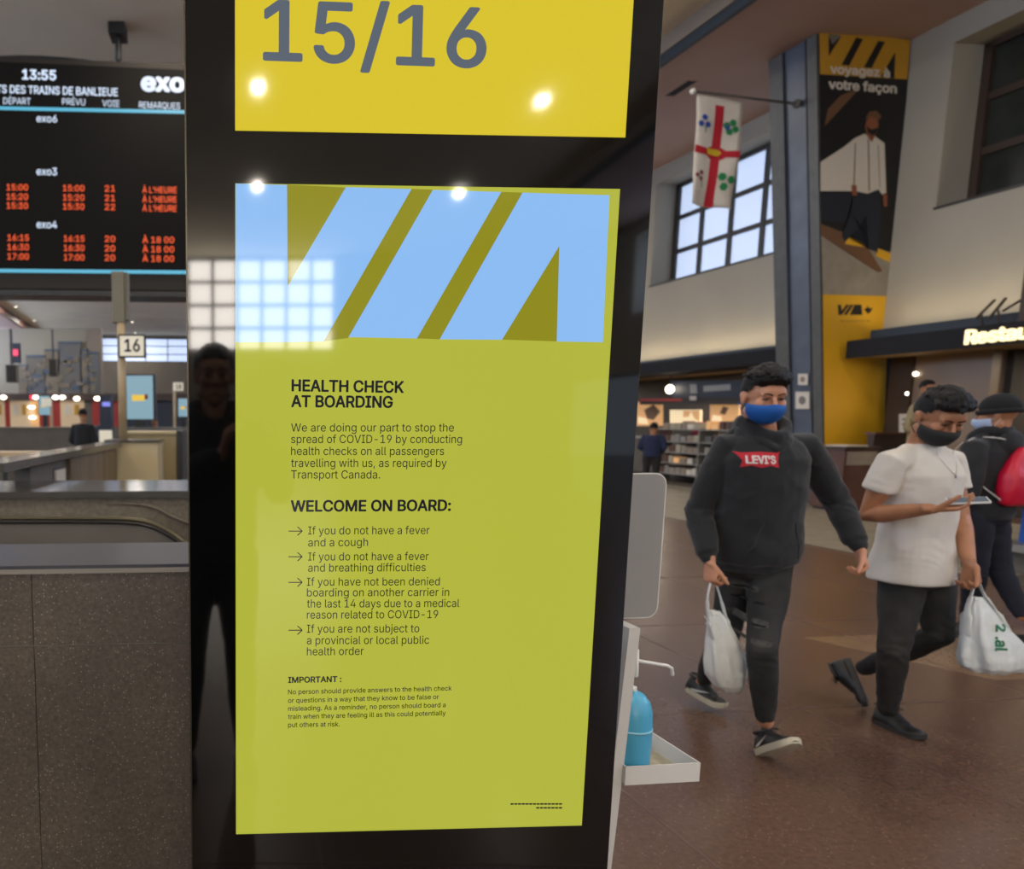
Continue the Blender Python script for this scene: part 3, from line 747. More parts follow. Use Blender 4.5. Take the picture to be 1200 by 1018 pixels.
# snack shop interior behind the opening (t 12.8 .. 15)
bm = bmesh.new(); box(bm, H, 12, 40, 16.0, 16.2, 0, 3.1); box(bm, H, 12.9, 13.2, 12.8, 16.0, 0, 3.1)
struct('wall_shop_back', bm, M['shop_dark'])
struct('ceiling_shop', B(H, 2, 40, TR + .75, 16.2, 2.85, 3.1), M['canopy_soffit'])
area('shop_lamp', H(20, 14.2, 2.8), 1.0, 110, (1, .88, .72)); area('shop_lamp', H(25, 14.2, 2.8), 1.0, 110, (1, .88, .72))
area('shop_lamp', H(16, 14.2, 2.8), 1.0, 110, (1, .88, .72)); area('shop_lamp', H(9.0, 14.3, 2.6), .6, 60, (1, .85, .65))
def tplane(t):
    return lambda x, y, d: Tt(x, y, t) - H.n * d
def panel(name, label, cat, x0, y0, x1, y1, t, m, th=0.05, group=None, extra=None):
    r_ = thing(name, label, cat, Tt((x0 + x1) / 2, y1, t), 0, group)
    poly_on('panel', [(x0, y0), (x1, y0), (x1, y1), (x0, y1)], tplane(t), m, r_, 0, th)
    if extra:
        for k, (pts, mm) in enumerate(extra): poly_on('print', pts, tplane(t), mm, r_, th + .004 + .003 * k, .002)
    return r_
panel('shop_sign', 'navy shop sign band with blurred white lettering above the food counter', 'sign', 790, 446, 905, 466, 13.4, M['navy'], .08, None,
      [([(828, 452), (860, 450), (860, 457), (828, 459)], M['shop_shelf']), ([(812, 450), (820, 450), (821, 461), (813, 461)], M['shop_shelf'])])
panel('sign_header', 'dark red and grey header strip under the navy sign', 'sign', 752, 466, 905, 474, 13.35, M['shop_dark'], .06, None,
      [([(752, 467), (802, 467), (802, 470), (752, 470)], M['red']), ([(811, 464), (819, 464), (819, 469), (811, 469)], M['white_print'])])
panel('menu_screen', 'lit orange and cream menu screen, leftmost beside the black kiosk', 'screen', 748, 471, 777, 499, 13.6, M['menu_warm'], .05, 'menu screens',
      [([(757, 480), (768, 474), (776, 482), (768, 492), (760, 490)], M['brown_print']), ([(750, 488), (760, 490), (762, 497), (750, 496)], M['menu_pale'])])
panel('menu_screen', 'wide lit cream menu screen with orange food picture, left of the hooded man', 'screen', 787, 480, 823, 500, 13.6, M['menu_pale'], .05, 'menu screens',
      [([(803, 481), (812, 481), (810, 488), (803, 489)], M['menu_warm']), ([(812, 481), (822, 481), (822, 494), (816, 490)], M['menu_warm'])])
panel('menu_screen', 'lit peach menu screen just behind the hooded man shoulder', 'screen', 834, 473, 868, 496, 13.6, M['menu_warm'], .05, 'menu screens',
      [([(850, 476), (856, 478), (852, 486), (846, 484)], M['brown_print']), ([(838, 486), (848, 488), (848, 495), (836, 494)], M['menu_pale'])])
lt_ = thing('ceiling_lamp', 'bright white globe lamp hanging in the snack shop', 'lamp', Tt(785, 456, 13.2))
bm = bmesh.new(); c_ = Tt(785, 456, 13.2); ellip(bm, c_, (V((.10, 0, 0)), V((0, .10, 0)), V((0, 0, .11)))); obj('globe', bm, M['lamp_lens'], lt_, True)
bm = bmesh.new(); tube(bm, [c_ + V((0, 0, .1)), V((c_.x, c_.y, 2.85))], .012, 6); obj('stem', bm, M['black'], lt_, True)
lt_ = thing('shop_light_strip', 'long pale ceiling light strip inside the snack shop', 'light', H(17.5, 13.9, 2.8))
obj('strip', B(H, 14, 21.5, 13.85, 13.97, 2.78, 2.85), mat('warm strip', '#e0d0b0', .5, emit='#e8d4b0', es=1.0), lt_)
# food counter and racks
fc = thing('food_counter', 'food counter with pale worktop under the menu screens', 'counter', H(18.6, 13.6, 0))
obj('body', B(H, 16.2, 26, 13.5, 14.2, 0, 1.02), M['shop_dark'], fc)
obj('worktop', B(H, 16.1, 26.1, 13.4, 14.3, 1.02, 1.08), M['shop_shelf'], fc, bevel=.01)
for i in range(7): obj('front_panel', B(H, 16.25 + i * 1.38, 17.55 + i * 1.38, 13.47, 13.5, .1, .98), M['counter'], fc, bevel=.005)
rk = thing('drinks_rack', 'open metal shelf rack with packaged goods left of the hooded man', 'rack', H(16.8, 12.9, 0))
for s in (15.0, 16.6, 18.2): obj('upright', B(H, s, s + .04, 12.82, 13.3, 0, 1.35), M['shop_shelf'], rk)
for z in (.18, .45, .72, .99, 1.3): obj('shelf', B(H, 15.0, 18.24, 12.82, 13.3, z, z + .03), M['shop_shelf'], rk)
cols = [M['label_grey'], M['stone_print'], M['shop_shelf'], M['pillar_dark'], M['brown_box'], M['white_print'], M['dusty'], M['menu_warm']]
pk = 0
for z in (.21, .48, .75, 1.02, 1.33):
    s = 15.1; row0 = pk
    while s < 18.0:
        if 16.36 < s < 16.66: s = 16.66
        wd = random.uniform(.12, .22); h_ = random.uniform(.12, .2)
        ci = random.randrange(len(cols)); o = obj('package', B(H, s, s + wd, 12.86, 13.1, z, z + h_), cols[ci], None, bevel=.01, segs=1)
        kk_ = pk - row0; zi = (.21, .48, .75, 1.02, 1.33).index(z)
        tag(o, '%s package on the %s of the shop rack, %s from near end' % (['taupe', 'stone grey', 'silver', 'charcoal', 'brown', 'white', 'sandy', 'orange'][ci], ['lowest shelf', 'second lowest shelf', 'middle shelf', 'second highest shelf', 'top shelf'][zi], ORD[kk_]), 'package', 'packages on the shop rack')
        s += wd + random.uniform(.02, .06); pk += 1
o = obj('package', B(H, Tt(822, 505, 13.5).dot(H.u) - .22, Tt(822, 505, 13.5).dot(H.u) + .22, 13.42, 13.7, 1.08, 1.5), M['pink'], None, bevel=.03)
tag(o, 'pink red package on the food counter beside the hooded man', 'package')
# restaurant front: pillar, dark doorway
struct('wall_restaurant', B(H, 11.6, 12.0, 12.8, 13.1, 0, 2.65), M['frame_brown'])
struct('wall_panel', B(H, 10.4, 11.6, 12.85, 13.1, 0, 2.65), mat('taupe wall panel', '#8a7560', .4, var=.06, vscale=1))
struct('wall_restaurant_back', B(H, 2, 10.4, 15.2, 15.4, 0, 2.9), mat('dark restaurant wall', '#20211e', .6, var=.3, vscale=1))
struct('wall_restaurant_side', B(H, 10.3, 10.42, 13.1, 15.2, 0, 2.9), M['shop_dark'])
for (x, y, lb) in ((1073, 438, 'upper'), (1064, 461, 'lower')):  # light glints reflected on the panel, built as glowing balls
    o = thing('glint', 'small star bright %s wall light on taupe restaurant panel' % lb, 'light', Tt(x, y, 12.8))
    bm = bmesh.new(); ellip(bm, Tt(x, y, 12.82), (V((.035, 0, 0)), V((0, .035, 0)), V((0, 0, .035)))); obj('glint_ball', bm, M['lamp_lens'], o, True)
    bm = bmesh.new(); cyl(bm, Tt(x, y, 12.86), .05, .03, 12, -H.n); obj('base', bm, M['lamp_trim'], o, True)
area('glint_lamp', Tt(1070, 470, 12.6), .1, 2.5, (1, .7, .4), (0, R(90), 0))  # warm lamp added to go with the glints
panel('paper_notice', 'white paper notice on taupe panel behind man in white shirt', 'sign', 1054, 485, 1074, 514, 12.8, M['white_print'], .01, None,
      [([(1058, 490), (1070, 490), (1070, 492), (1058, 492)], M['grey_print']), ([(1058, 496), (1070, 496), (1070, 498), (1058, 498)], M['grey_print'])])
gl = thing('display_case', 'dim glass display case with green and amber bottles in the restaurant', 'display case', Tt(1138, 560, 14.4))
sq0, sq1 = Tt(1165, 500, 14.4).dot(H.u), Tt(1118, 500, 14.4).dot(H.u)
obj('cabinet', B(H, sq0 - 2, sq1, 14.4, 15.1, 0, 2.0), M['shop_dark'], gl)
for z in (.4, .8, 1.2, 1.6): obj('shelf', B(H, sq0 - 2, sq1, 14.3, 14.4, z, z + .03), M['shop_shelf'], gl)
for k in range(6):
    s = sq1 - .2 - k * .28
    o = thing('bottle', 'small %s bottle in the restaurant display case, %s from its far end' % ('green' if k % 2 else 'amber', ORD[k]), 'bottle', H(s, 14.35, 1.23), 0, 'bottles in the display case')
    bm = bmesh.new(); tube(bm, [H(s, 14.35, 1.25), H(s, 14.35, 1.42), H(s, 14.35, 1.46), H(s, 14.35, 1.55)], [.04, .04, .016, .014], 10); obj('glass_body', bm, M['flag_green'] if k % 2 else M['menu_warm'], o, True)
# bin in front of the pillar
cb = Ts(1000, 600, 11.5)
bt_, bs_ = Ts(966, 600, 11.6).dot(H.n), 11.55
bin_ = thing('waste_bin', 'brown litter bin with grey label panel below the yellow banner', 'bin', H(11.5, bt_ + .35, 0))
zt = Ts(968, 527, 11.3).z
obj('body', B(H, 11.3, 11.9, bt_ - .02, bt_ + .62, 0.05, zt), M['brown_box'], bin_, bevel=.03)
obj('label_panel', B(H, 11.28, 11.3, bt_ + .02, bt_ + .56, zt - .26, zt - .03), M['label_grey'], bin_)
obj('lid', B(H, 11.27, 11.93, bt_ - .05, bt_ + .65, zt, zt + .05), M['frame_brown'], bin_, bevel=.015)
obj('chute', B(H, 11.4, 11.8, bt_ + .1, bt_ + .5, zt + .05, zt + .07), M['white_print'], bin_)
obj('plinth', B(H, 11.33, 11.87, bt_ + .02, bt_ + .58, 0, .05), M['black'], bin_)
def bin_txt(x, z, d): return H(11.28, x, z) - H.u * d
for k in range(2):                                            # two worn, unreadable lines
    for q in range(5): obj('worn_print', B(H, 11.277, 11.281, bt_ + .10 + q * .075, bt_ + .16 + q * .075, zt - .13 - .1 * k, zt - .08 - .1 * k), M['stone_print'], bin_)
# dark counter right of the bin (restaurant stanchion wall) and the blue graphic case at the right edge
sd = thing('low_partition', 'low dark brown partition right of the brown litter bin', 'partition', H(11.5, 12.4, 0))
obj('panel', B(H, 11.5, 11.62, bt_ + .7, TR, 0.0, 1.3), M['frame_brown'], sd, bevel=.01)
obj('cap', B(H, 11.46, 11.66, bt_ + .68, TR, 1.3, 1.34), M['brown_box'], sd)
bc = thing('display_counter', 'pale counter with blue graphic at the right edge behind man in beanie', 'counter', Tt(1200, 700, 9.2))
s1_ = Tt(1176, 640, 8.6).dot(H.u)
zc0 = 1.05
obj('body', B(H, s1_ - 3, s1_, 8.6, 9.3, 0, .24), M['counter'], bc, bevel=.01)
obj('shelf', B(H, s1_ - 3, s1_ + .1, 8.45, 9.35, .24, .31), M['shop_shelf'], bc)
obj('blue_panel', B(H, s1_ - 3, s1_ - .05, 8.7, 9.2, .31, .70), M['blue_graphic'], bc)
obj('shelf', B(H, s1_ - 3, s1_ + .12, 8.45, 9.4, .70, .73), M['canopy'], bc)

# ------------------------------------------------------------------ left side: stair parapets
YA, YB = 2.26, 2.66
par = thing('stone_parapet', 'dark speckled stone parapet with grey metal ledge left of kiosk', 'parapet', Lf(YA, -1.2, 0))
t0s = [-5.2, -3.66, -2.12, -0.50 - .02, 1.02]
tj = (W(43, 800, 2.26)).dot(Lf.n)
sF = YA + .02
xs_ = [tj - 1.54 * 3, tj - 1.54 * 2, tj - 1.54, tj, tj + 1.3]
for a_, b_ in zip(xs_[:-1], xs_[1:]):
    obj('slab', B(Lf, sF, sF + .04, a_ + .0015, b_ - .0015, 0.0, .848), M['stone'], par, bevel=.002, segs=1)
    obj('slab', B(Lf, sF, sF + .04, a_ + .0015, b_ - .0015, .852, 1.085), M['stone'], par, bevel=.002, segs=1)
obj('core', B(Lf, sF + .012, YB, xs_[0], xs_[-1], 0, 1.083), M['joint'], par)
obj('grout_line', B(Lf, sF + .004, sF + .02, xs_[0], xs_[-1], .847, .853), M['joint'], par)
obj('coping_strip', B(Lf, sF - .008, sF + .02, xs_[0], xs_[-1], 1.080, 1.094), M['joint'], par)
obj('ledge', B(Lf, sF - .002, YB + .03, xs_[0], xs_[-1], 1.092, 1.105), M['ledge'], par, bevel=.003)
pb = thing('stone_parapet', 'second stone parapet with polished top across the stairwell', 'parapet', Lf(4.75, -1.2, 0))
Y2 = 4.72
for k in range(4):
    a_ = -5.0 + k * 1.7
    obj('slab', B(Lf, Y2, Y2 + .05, a_ + .003, a_ + 1.697, 0, 1.06), M['stone_well'], pb, bevel=.004, segs=1)
obj('core', B(Lf, Y2 + .02, Y2 + .75, -5, 1.8, 0, 1.06), M['stone_well'], pb)
obj('ledge', B(Lf, Y2 - .04, Y2 + .82, -5, 1.8, 1.06, 1.105), M['ledge2'], pb, bevel=.008)
es = thing('escalator_balustrade', 'escalator balustrade with dark curved handrail in the stairwell', 'handrail', Lf(4.0, -1.0, 0))
def rail(off, yoff, Y, rr, m, nm):
    pts = [(-180, 607), (0, 607 ), (100, 607), (150, 608), (175, 612), (195, 621), (212, 633), (228, 648), (262, 700)]
    bm = bmesh.new(); tube(bm, curve_pts([W(x, y + yoff, Y) for x, y in pts], 5), rr, 10, flat=.7)
    return obj(nm, bm, m, es, True)
rail(0, 0, 4.05, .017, M['rail_metal'], 'rail_trim'); rail(0, 4, 4.05, .019, M['rubber'], 'handrail')
bm = bmesh.new()                                             # panel below the rail
top = curve_pts([W(x, y + 7, 4.05) for x, y in [(-180, 607), (0, 607), (100, 607), (150, 608), (175, 612), (195, 621), (212, 633), (228, 648), (262, 700)]], 5)
rows = [[p for p in top], [V((p.x, p.y, 0.0)) for p in top]]
solid_grid(bm, rows, lambda p: V((0, .03, 0))); obj('panel', bm, M['counter'], es)
bm = bmesh.new(); tube(bm, curve_pts([W(x, y, 4.68) for x, y in [(-100, 591), (30, 590), (150, 590), (180, 594), (200, 604), (225, 614)]], 6), .012, 8); obj('moulding', bm, M['stone_well'], pb, True)
# side wall of the next well running away, timber clad
XW = -1.675
sw = thing('well_side_wall', 'low stairwell wall with grey polished top running back to the beige cabinet', 'parapet', (XW, 7.4, 0))
I0 = F(0)
obj('coping', B(I0, 4.75, 9.35, XW - .10, XW + .14, 1.215, 1.275), M['ledge2'], sw, bevel=.008)
obj('core', B(I0, 5.60, 9.35, XW - .06, XW + .06, 0, 1.215), M['counter'], sw)
ya = 6.75
k = 0
while ya < 9.08:
    obj('timber_board', B(I0, ya + .004, ya + .27, XW + .06, XW + .10, 0, 1.21), M['wood'], sw, bevel=.004, segs=1); ya += .275; k += 1
o = thing('white_notice', 'pale upright notice fixed on the stairwell wall beside the timber boards', 'sign', (XW + .08, 6.4, .7))
obj('card', B(I0, 6.30, 6.62, XW + .06, XW + .085, .5, 1.12), M['white_print'], o, bevel=.003)
obj('holder', B(I0, 6.28, 6.64, XW + .05, XW + .065, .48, 1.14), M['frame'], o)
# beige cabinets and sign pole
cab = thing('beige_cabinet', 'front beige cabinet at the foot of the sign pole', 'cabinet', W(155, 560, 9.5) * V((1, 1, 0)) if False else (W(155, 560, 9.5).x, 9.5, 0))
x0, x1 = W(125, 540, 9.4).x, W(185, 540, 9.4).x
obj('body', B(I0, 9.4, 10.0, x0, x1, 0, 1.27), M['beige'], cab, bevel=.01)
obj('top', B(I0, 9.37, 10.02, x0 - .02, x1 + .02, 1.27, 1.30), M['ledge2'], cab, bevel=.006)
cab2 = thing('beige_cabinet', 'rear larger beige cabinet with dark side edge behind the front one', 'cabinet', (-1.0, 10.8, 0))
x0, x1 = W(146, 540, 10.5).x, W(207, 540, 10.5).x
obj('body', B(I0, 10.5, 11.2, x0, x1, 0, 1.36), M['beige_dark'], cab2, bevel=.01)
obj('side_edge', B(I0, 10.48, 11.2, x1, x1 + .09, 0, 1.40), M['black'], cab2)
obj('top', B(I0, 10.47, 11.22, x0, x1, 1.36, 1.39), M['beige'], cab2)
sp = thing('platform_sign', 'near beige sign pole carrying the white platform 16 sign', 'sign', (W(143, 518, 9.7).x, 9.7, 1.3))
px_ = W(143, 450, 9.7).x
bm = bmesh.new(); tube(bm, [(px_, 9.7, 1.29), (px_, 9.7, W(143, 376, 9.7).z)], .052, 14, roundends=False); obj('pole', bm, M['pole'], sp, True)
z0, z1 = W(143, 378, 9.7).z, W(143, 319, 9.7).z
obj('junction_box', B(I0, 9.64, 9.8, W(132, 350, 9.7).x, W(146, 350, 9.7).x, z0, z1), M['pole_box'], sp, bevel=.01)
obj('junction_box', B(I0, 9.70, 9.84, W(146, 350, 9.7).x, W(150, 350, 9.7).x, z0 + .03, z1), M['pole_box'], sp)
bx0, bx1, bz0, bz1 = W(140, 405, 9.62).x, W(170, 405, 9.62).x, W(150, 418, 9.62).z, W(150, 393, 9.62).z
obj('sign_face', B(I0, 9.58, 9.63, bx0, bx1, bz0, bz1), M['sign_white'], sp, bevel=.008)
for q in ((bx0 - .012, bx0 + .008, bz0, bz1), (bx1 - .008, bx1 + .012, bz0, bz1), (bx0, bx1, bz0 - .012, bz0 + .006), (bx0, bx1, bz1 - .006, bz1 + .012)):
    obj('sign_rim', B(I0, 9.57, 9.64, *q), M['ink'], sp)
place_text('lettering', '16', bx0 + .07, bx1 - .06, bz0 + .065, .15, lambda x, z, d: V((x, 9.58 - d, z)), M['ink'], sp, .02, .004)
place_text('lettering', '15', px_ - .04, px_ + .03, bz0 + .10, .07, lambda x, z, d: V((x - .0, 9.578 - d, z)), M['ink'], sp, .0, .002) if False else None
# more stairwell furniture behind
wt = thing('paper_notice', 'white card standing on the end of the stairwell wall', 'sign', (W(123, 517, 11.5).x, 11.5, 1.2))
obj('card', B(I0, 11.5, 11.52, W(116, 500, 11.5).x, W(131, 500, 11.5).x, W(120, 518, 11.5).z, W(120, 504, 11.5).z), M['sign_white'], wt)
obj('stand', B(I0, 11.52, 11.54, W(121, 500, 11.5).x, W(124, 500, 11.5).x, 0, W(120, 510, 11.5).z), M['black'], wt)
fp = thing('stone_counter', 'long grey stone counter behind the person in black', 'counter', (-5, 17, 0))
obj('front', B(I0, 17.0, 17.3, W(-60, 510, 17).x, W(88, 510, 17).x, 0, W(0, 502, 17).z), M['counter'], fp, bevel=.01)
obj('cap', B(I0, 16.95, 17.4, W(-60, 510, 17).x, W(88, 510, 17).x, W(0, 502, 17).z, W(0, 500, 17).z), M['stone_well'], fp)
fp = thing('stone_counter', 'grey stone counter behind the beige cabinets', 'counter', (-2, 16, 0))
obj('front', B(I0, 16.0, 16.3, W(146, 510, 16).x, W(330, 510, 16).x, 0, W(180, 505, 16).z), M['counter'], fp, bevel=.01)
obj('cap', B(I0, 15.95, 16.4, W(146, 510, 16).x, W(330, 510, 16).x, W(180, 505, 16).z, W(180, 501, 16).z), M['pillar_dark'], fp)
yl = thing('wooden_bench', 'pale wooden bench rail at the left edge before the stone counter', 'bench', (-4, 12.5, 0))
obj('seat_rail', B(I0, 12.2, 12.8, W(-40, 532, 12.2).x, W(44, 532, 12.2).x, W(0, 535, 12.2).z, W(0, 530, 12.2).z), M['pole'], yl)
for x in (-40, 0, 38): obj('leg', B(I0, 12.3, 12.36, W(x, 532, 12.2).x, W(x, 532, 12.2).x + .06, 0, W(0, 534, 12.2).z), M['black'], yl)
# info screens
def info_screen(x0, y0, x1, y1, Y, lb, t0='#8fb4c4'):
    r_ = thing('information_screen', lb, 'screen', (W(x0, y1, Y).x, Y, 0))
    a_, b_ = W(x0, y1, Y), W(x1, y0, Y); xm = (a_.x + b_.x) / 2; ww = b_.x - a_.x; hh = b_.z - a_.z
    obj('housing', B(I0, Y + .01, Y + .15, a_.x - ww * .06, b_.x + ww * .10, a_.z - hh * .03, b_.z + hh * .03), M['black'], r_, bevel=.01)
    obj('display', B(I0, Y - .005, Y + .02, a_.x, b_.x, a_.z, b_.z), mat('pale blue display', '#101010', .2, emit=t0, es=.8), r_)
    obj('picture', B(I0, Y - .012, Y, a_.x + ww * .2, a_.x + ww * .68, a_.z + hh * .42, a_.z + hh * .56), mat('yellow picture', '#101010', .2, emit='#e8c040', es=1), r_)
    obj('picture', B(I0, Y - .012, Y, a_.x + ww * .68, a_.x + ww * .8, a_.z + hh * .46, a_.z + hh * .57), M['red'], r_)
    obj('base', B(I0, Y + .03, Y + .13, xm - ww * .2, xm + ww * .2, 0, a_.z - hh * .03), M['black'], r_)
info_screen(149, 440, 179, 491, 19, 'tall pale blue information screen right of the platform 16 pole')
info_screen(209, 467, 221, 488, 28, 'small pale information screen touching the kiosk edge')
info_screen(46, 464, 58, 486, 30, 'small pale information screen before the far shops')
# further platform signs
for (x, y, Y, lb, num) in ((55, 471, 22, 'distant pale pole with blank square sign before the mural', ''), (209, 453, 22, 'distant pale platform sign on thin pole beside the kiosk', '18')):
    q = thing('platform_sign', lb, 'sign', (W(x, y, Y).x, Y, 0))
    c_ = W(x, y, Y); bm = bmesh.new(); tube(bm, [(c_.x - (.12 if x > 100 else -.12), Y, 0), (c_.x - (.12 if x > 100 else -.12), Y, c_.z)], .04, 8); obj('pole', bm, M['pole'], q, True)
    obj('sign_face', B(I0, Y - .06, Y - .04, c_.x - .15, c_.x + .15, c_.z - .12, c_.z + .12), M['sign_white'], q, bevel=.01)
    if num: place_text('lettering', num, c_.x - .07, c_.x + .09, c_.z - .06, .12, lambda x_, z_, d: V((x_, Y - .06 - d, z_)), M['ink'], q, .02, .004)
tv = thing('ticket_machine', 'dark ticket machine with small violet screen in the far distance', 'machine', (W(123, 500, 32).x, 32, 0))
a_, b_ = W(117, 500, 32), W(130, 463, 32)
obj('body', B(I0, 32, 32.6, a_.x, b_.x, 0, b_.z), M['navy'], tv, bevel=.03)
a_, b_ = W(120, 476, 32), W(129, 471, 32)
obj('display', B(I0, 31.97, 32, a_.x, b_.x, a_.z, b_.z), mat('violet display', '#101010', .3, emit='#8a90f0', es=1), tv)
# far shops: a row of fronts along the end of the hall
FY = 48.0
def farbox(x0, y0, x1, y1, Y, d=.6): 
    a_, b_ = W(x0, y1, Y), W(x1, y0, Y)
    xs = (W(x0, 490, FY).x + .006, W(x1, 490, FY).x - .006) if abs(Y - FY) < .9 else (a_.x, b_.x)
    return B(I0, Y, Y + d, xs[0], xs[1], max(a_.z, 0), b_.z)
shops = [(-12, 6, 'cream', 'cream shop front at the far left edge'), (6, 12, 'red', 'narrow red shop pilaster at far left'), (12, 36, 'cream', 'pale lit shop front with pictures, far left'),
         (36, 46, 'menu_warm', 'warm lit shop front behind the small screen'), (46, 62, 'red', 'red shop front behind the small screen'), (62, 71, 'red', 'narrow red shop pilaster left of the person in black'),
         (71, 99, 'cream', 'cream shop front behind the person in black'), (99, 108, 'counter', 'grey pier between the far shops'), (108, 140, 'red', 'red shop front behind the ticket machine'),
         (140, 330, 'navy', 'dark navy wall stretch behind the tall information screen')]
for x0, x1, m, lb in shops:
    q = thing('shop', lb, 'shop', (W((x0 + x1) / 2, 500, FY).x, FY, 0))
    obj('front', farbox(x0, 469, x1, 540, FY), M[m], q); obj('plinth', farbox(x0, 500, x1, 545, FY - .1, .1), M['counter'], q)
    obj('head_band', farbox(x0, 461, x1, 469, FY - .3, 1.0), M['frame_brown'], q)
    if m in ('cream', 'menu_warm'):
        for k in range(2): xx = x0 + (x1 - x0) * (.2 + .4 * k); obj('poster', farbox(xx, 474, xx + (x1 - x0) * .2, 486, FY - .05, .05), M['yellow_print2' if k else 'white_print'], q)
for x, lb in ((4, 'far left'), (42, 'above the warm shop'), (65, 'left of two beside the red pilaster'), (73, 'right of two beside the red pilaster'), (90, 'above the person in black'), (114, 'above the red shop')):
    c_ = W(x, 465.5 + (1.5 if x > 80 else 0), FY - .5); q = thing('shop_light', 'soft oval far shop light, %s' % lb, 'light', c_)
    bm = bmesh.new(); ellip(bm, c_, (V((.19, 0, 0)), V((0, .12, 0)), V((0, 0, .12)))); obj('lens', bm, M['lamp_lens'], q, True)
    bm = bmesh.new(); cyl(bm, c_ + V((0, .1, 0)), .12, .2, 10, V((0, 1, 0))); obj('mount', bm, M['black'], q)
c_ = W(37, 465.5, FY - .5); q = thing('shop_sign', 'small glowing red sign above the far warm shop', 'sign', c_)
obj('face', B(I0, FY - .5, FY - .4, c_.x - .12, c_.x + .2, c_.z - .13, c_.z + .13), mat('red glow', '#a01010', .5, emit='#ff4050', es=1.2), q); obj('back_box', B(I0, FY - .4, FY - .28, c_.x - .1, c_.x + .18, c_.z - .1, c_.z + .1), M['black'], q)
for (x, y, lb) in ((37, 477, 'upper'), (38, 489, 'lower')):
    c_ = W(x, y, FY - .2); q = thing('shop_light', 'small warm far shop shelf light, %s of two' % lb, 'light', c_)
    bm = bmesh.new(); ellip(bm, c_, (V((.22, 0, 0)), V((0, .1, 0)), V((0, 0, .08)))); obj('lens', bm, M['lamp_lens'], q, True)
    bm = bmesh.new(); cyl(bm, c_ + V((0, .05, 0)), .06, .14, 8, V((0, 1, 0))); obj('mount', bm, M['black'], q)
# mural wall
MY = 50.0
mu = thing('mural_wall', 'stepped stone relief mural high on the far wall', 'mural', (W(60, 440, MY).x, MY, W(60, 438, MY).z))
steps = [(22, 427), (31.6, 416), (53, 409), (69.4, 400), (95, 409), (103, 412)]
ed = [22, 31.6, 53, 69.4, 95, 103, 118]
obj('back_wall', farbox(-15, 385, 104, 466, MY + .3, .4), mat('pale far wall', '#958d7c', .8, var=.05, vscale=.3), mu)
obj('pier', farbox(104, 385, 118, 466, MY + .1, .6), M['fascia_grey'], mu)
for i, (x, y) in enumerate(steps):
    x2 = ed[i + 1] if i < 5 else 116
    obj('relief_panel', farbox(x, y, x2, 461, MY, .3), M['mural'] if i % 2 else M['mural2'], mu)
    obj('blue_edge', farbox(x, y, x2, y + 2.2, MY - .08, .1), M['mural_blue'], mu)
random.seed(3)
for k in range(60):
    x = random.uniform(24, 108); wd = random.uniform(3, 9); hh = random.uniform(1.5, 6); y = random.uniform(428 if x < 34 else (419 if x < 54 else 412), 455)
    obj('relief_block', farbox(x, y, x + wd, y + hh, MY - .05 - .01 * (k % 5), .2), M[random.choice(['mural', 'mural2', 'mural2', 'mural_blue', 'fascia_grey'])], mu)
for (x0, y0, x1, y1, lb) in ((7, 427, 19, 448, 'dark loudspeaker box on far wall at left edge'), (57, 420, 66, 441, 'dark loudspeaker box hanging before the mural')):
    q = thing('loudspeaker', lb, 'loudspeaker', W((x0 + x1) / 2, y1, 40))
    obj('cabinet', farbox(x0, y0, x1, y1, 40, .4), M['counter'], q, bevel=.03)
    obj('grille', farbox(x0 + 1, y0 + 1, x1 - 1, y1 - 1, 39.95, .06), M['board_low'], q)
    obj('hanger', farbox((x0 + x1) / 2 - .5, 385, (x0 + x1) / 2 + .5, y0, 40.1, .1), M['frame'], q)
q = thing('exit_sign', 'dark panel with glowing pink red mark on far wall, upper left', 'sign', W(17, 425, 42))
obj('panel', farbox(12, 402, 23, 425, 42, .2), M['navy'], q); c_ = W(17.5, 413, 41.9)
obj('mark', B(I0, 41.85, 41.98, c_.x - .15, c_.x + .15, c_.z - .17, c_.z + .17), mat('pink glow', '#a01030', .5, emit='#ff5a78', es=1), q)

# ------------------------------------------------------------------ departure board
BY = 13.9
bdn = thing('departure_board', 'large black departure board with orange and white diode text', 'departure board', (W(60, 345, BY).x, BY, W(60, 345, BY).z))
xl, xr = W(-190, 200, BY).x, W(262, 200, BY).x
zt_, zb_ = W(60, 79, BY).z, W(60, 322, BY).z
obj('housing', B(Lf, BY - .1 + .0, BY + .45, xl + BY * .07, xr + BY * .07 + .3, zb_ - .3, zt_), M['board_low'], bdn, bevel=.02)
def bd(x, y, d):
    q_ = ray(x, y); k = (BY - .12) / q_.dot(Lf.u); return V((0, 0, CAMZ)) + q_ * k - Lf.u * d
poly_on('display_face', [(-190, 64), (262, 84), (262, 318.5), (-190, 312)], bd, M['board'], bdn, -.05, .055)
bm = bmesh.new(); pts = []
for k in range(17):
    x = -190 + 380 * k / 16 + 0; yy = 58 + 20 * ((x - 20) / 155) ** 2
    pts.append((x, min(yy, 95)))
prism(bm, [bd(x, y, -.2) for x, y in pts] + [bd(190, 100, -.2), bd(-190, 100, -.2)], Lf.u * .2); obj('arched_top', bm, M['black'], bdn)
obj('bottom_edge', B(Lf, BY - .16, BY + .5, xl + BY * .07, xr + BY * .07 + .3, zb_ - .42, zb_ - .33), M['black'], bdn)
bm = bmesh.new(); c_ = bd(137, 60, -.3); tube(bm, [c_, V((c_.x, c_.y, ZC - .02))], .055, 10); obj('hanger_rod', bm, M['black'], bdn, True)
obj('hanger_plate', B(I0, c_.y - .2, c_.y + .2, c_.x - .14, c_.x + .14, ZC - .18, ZC), M['black'], bdn)
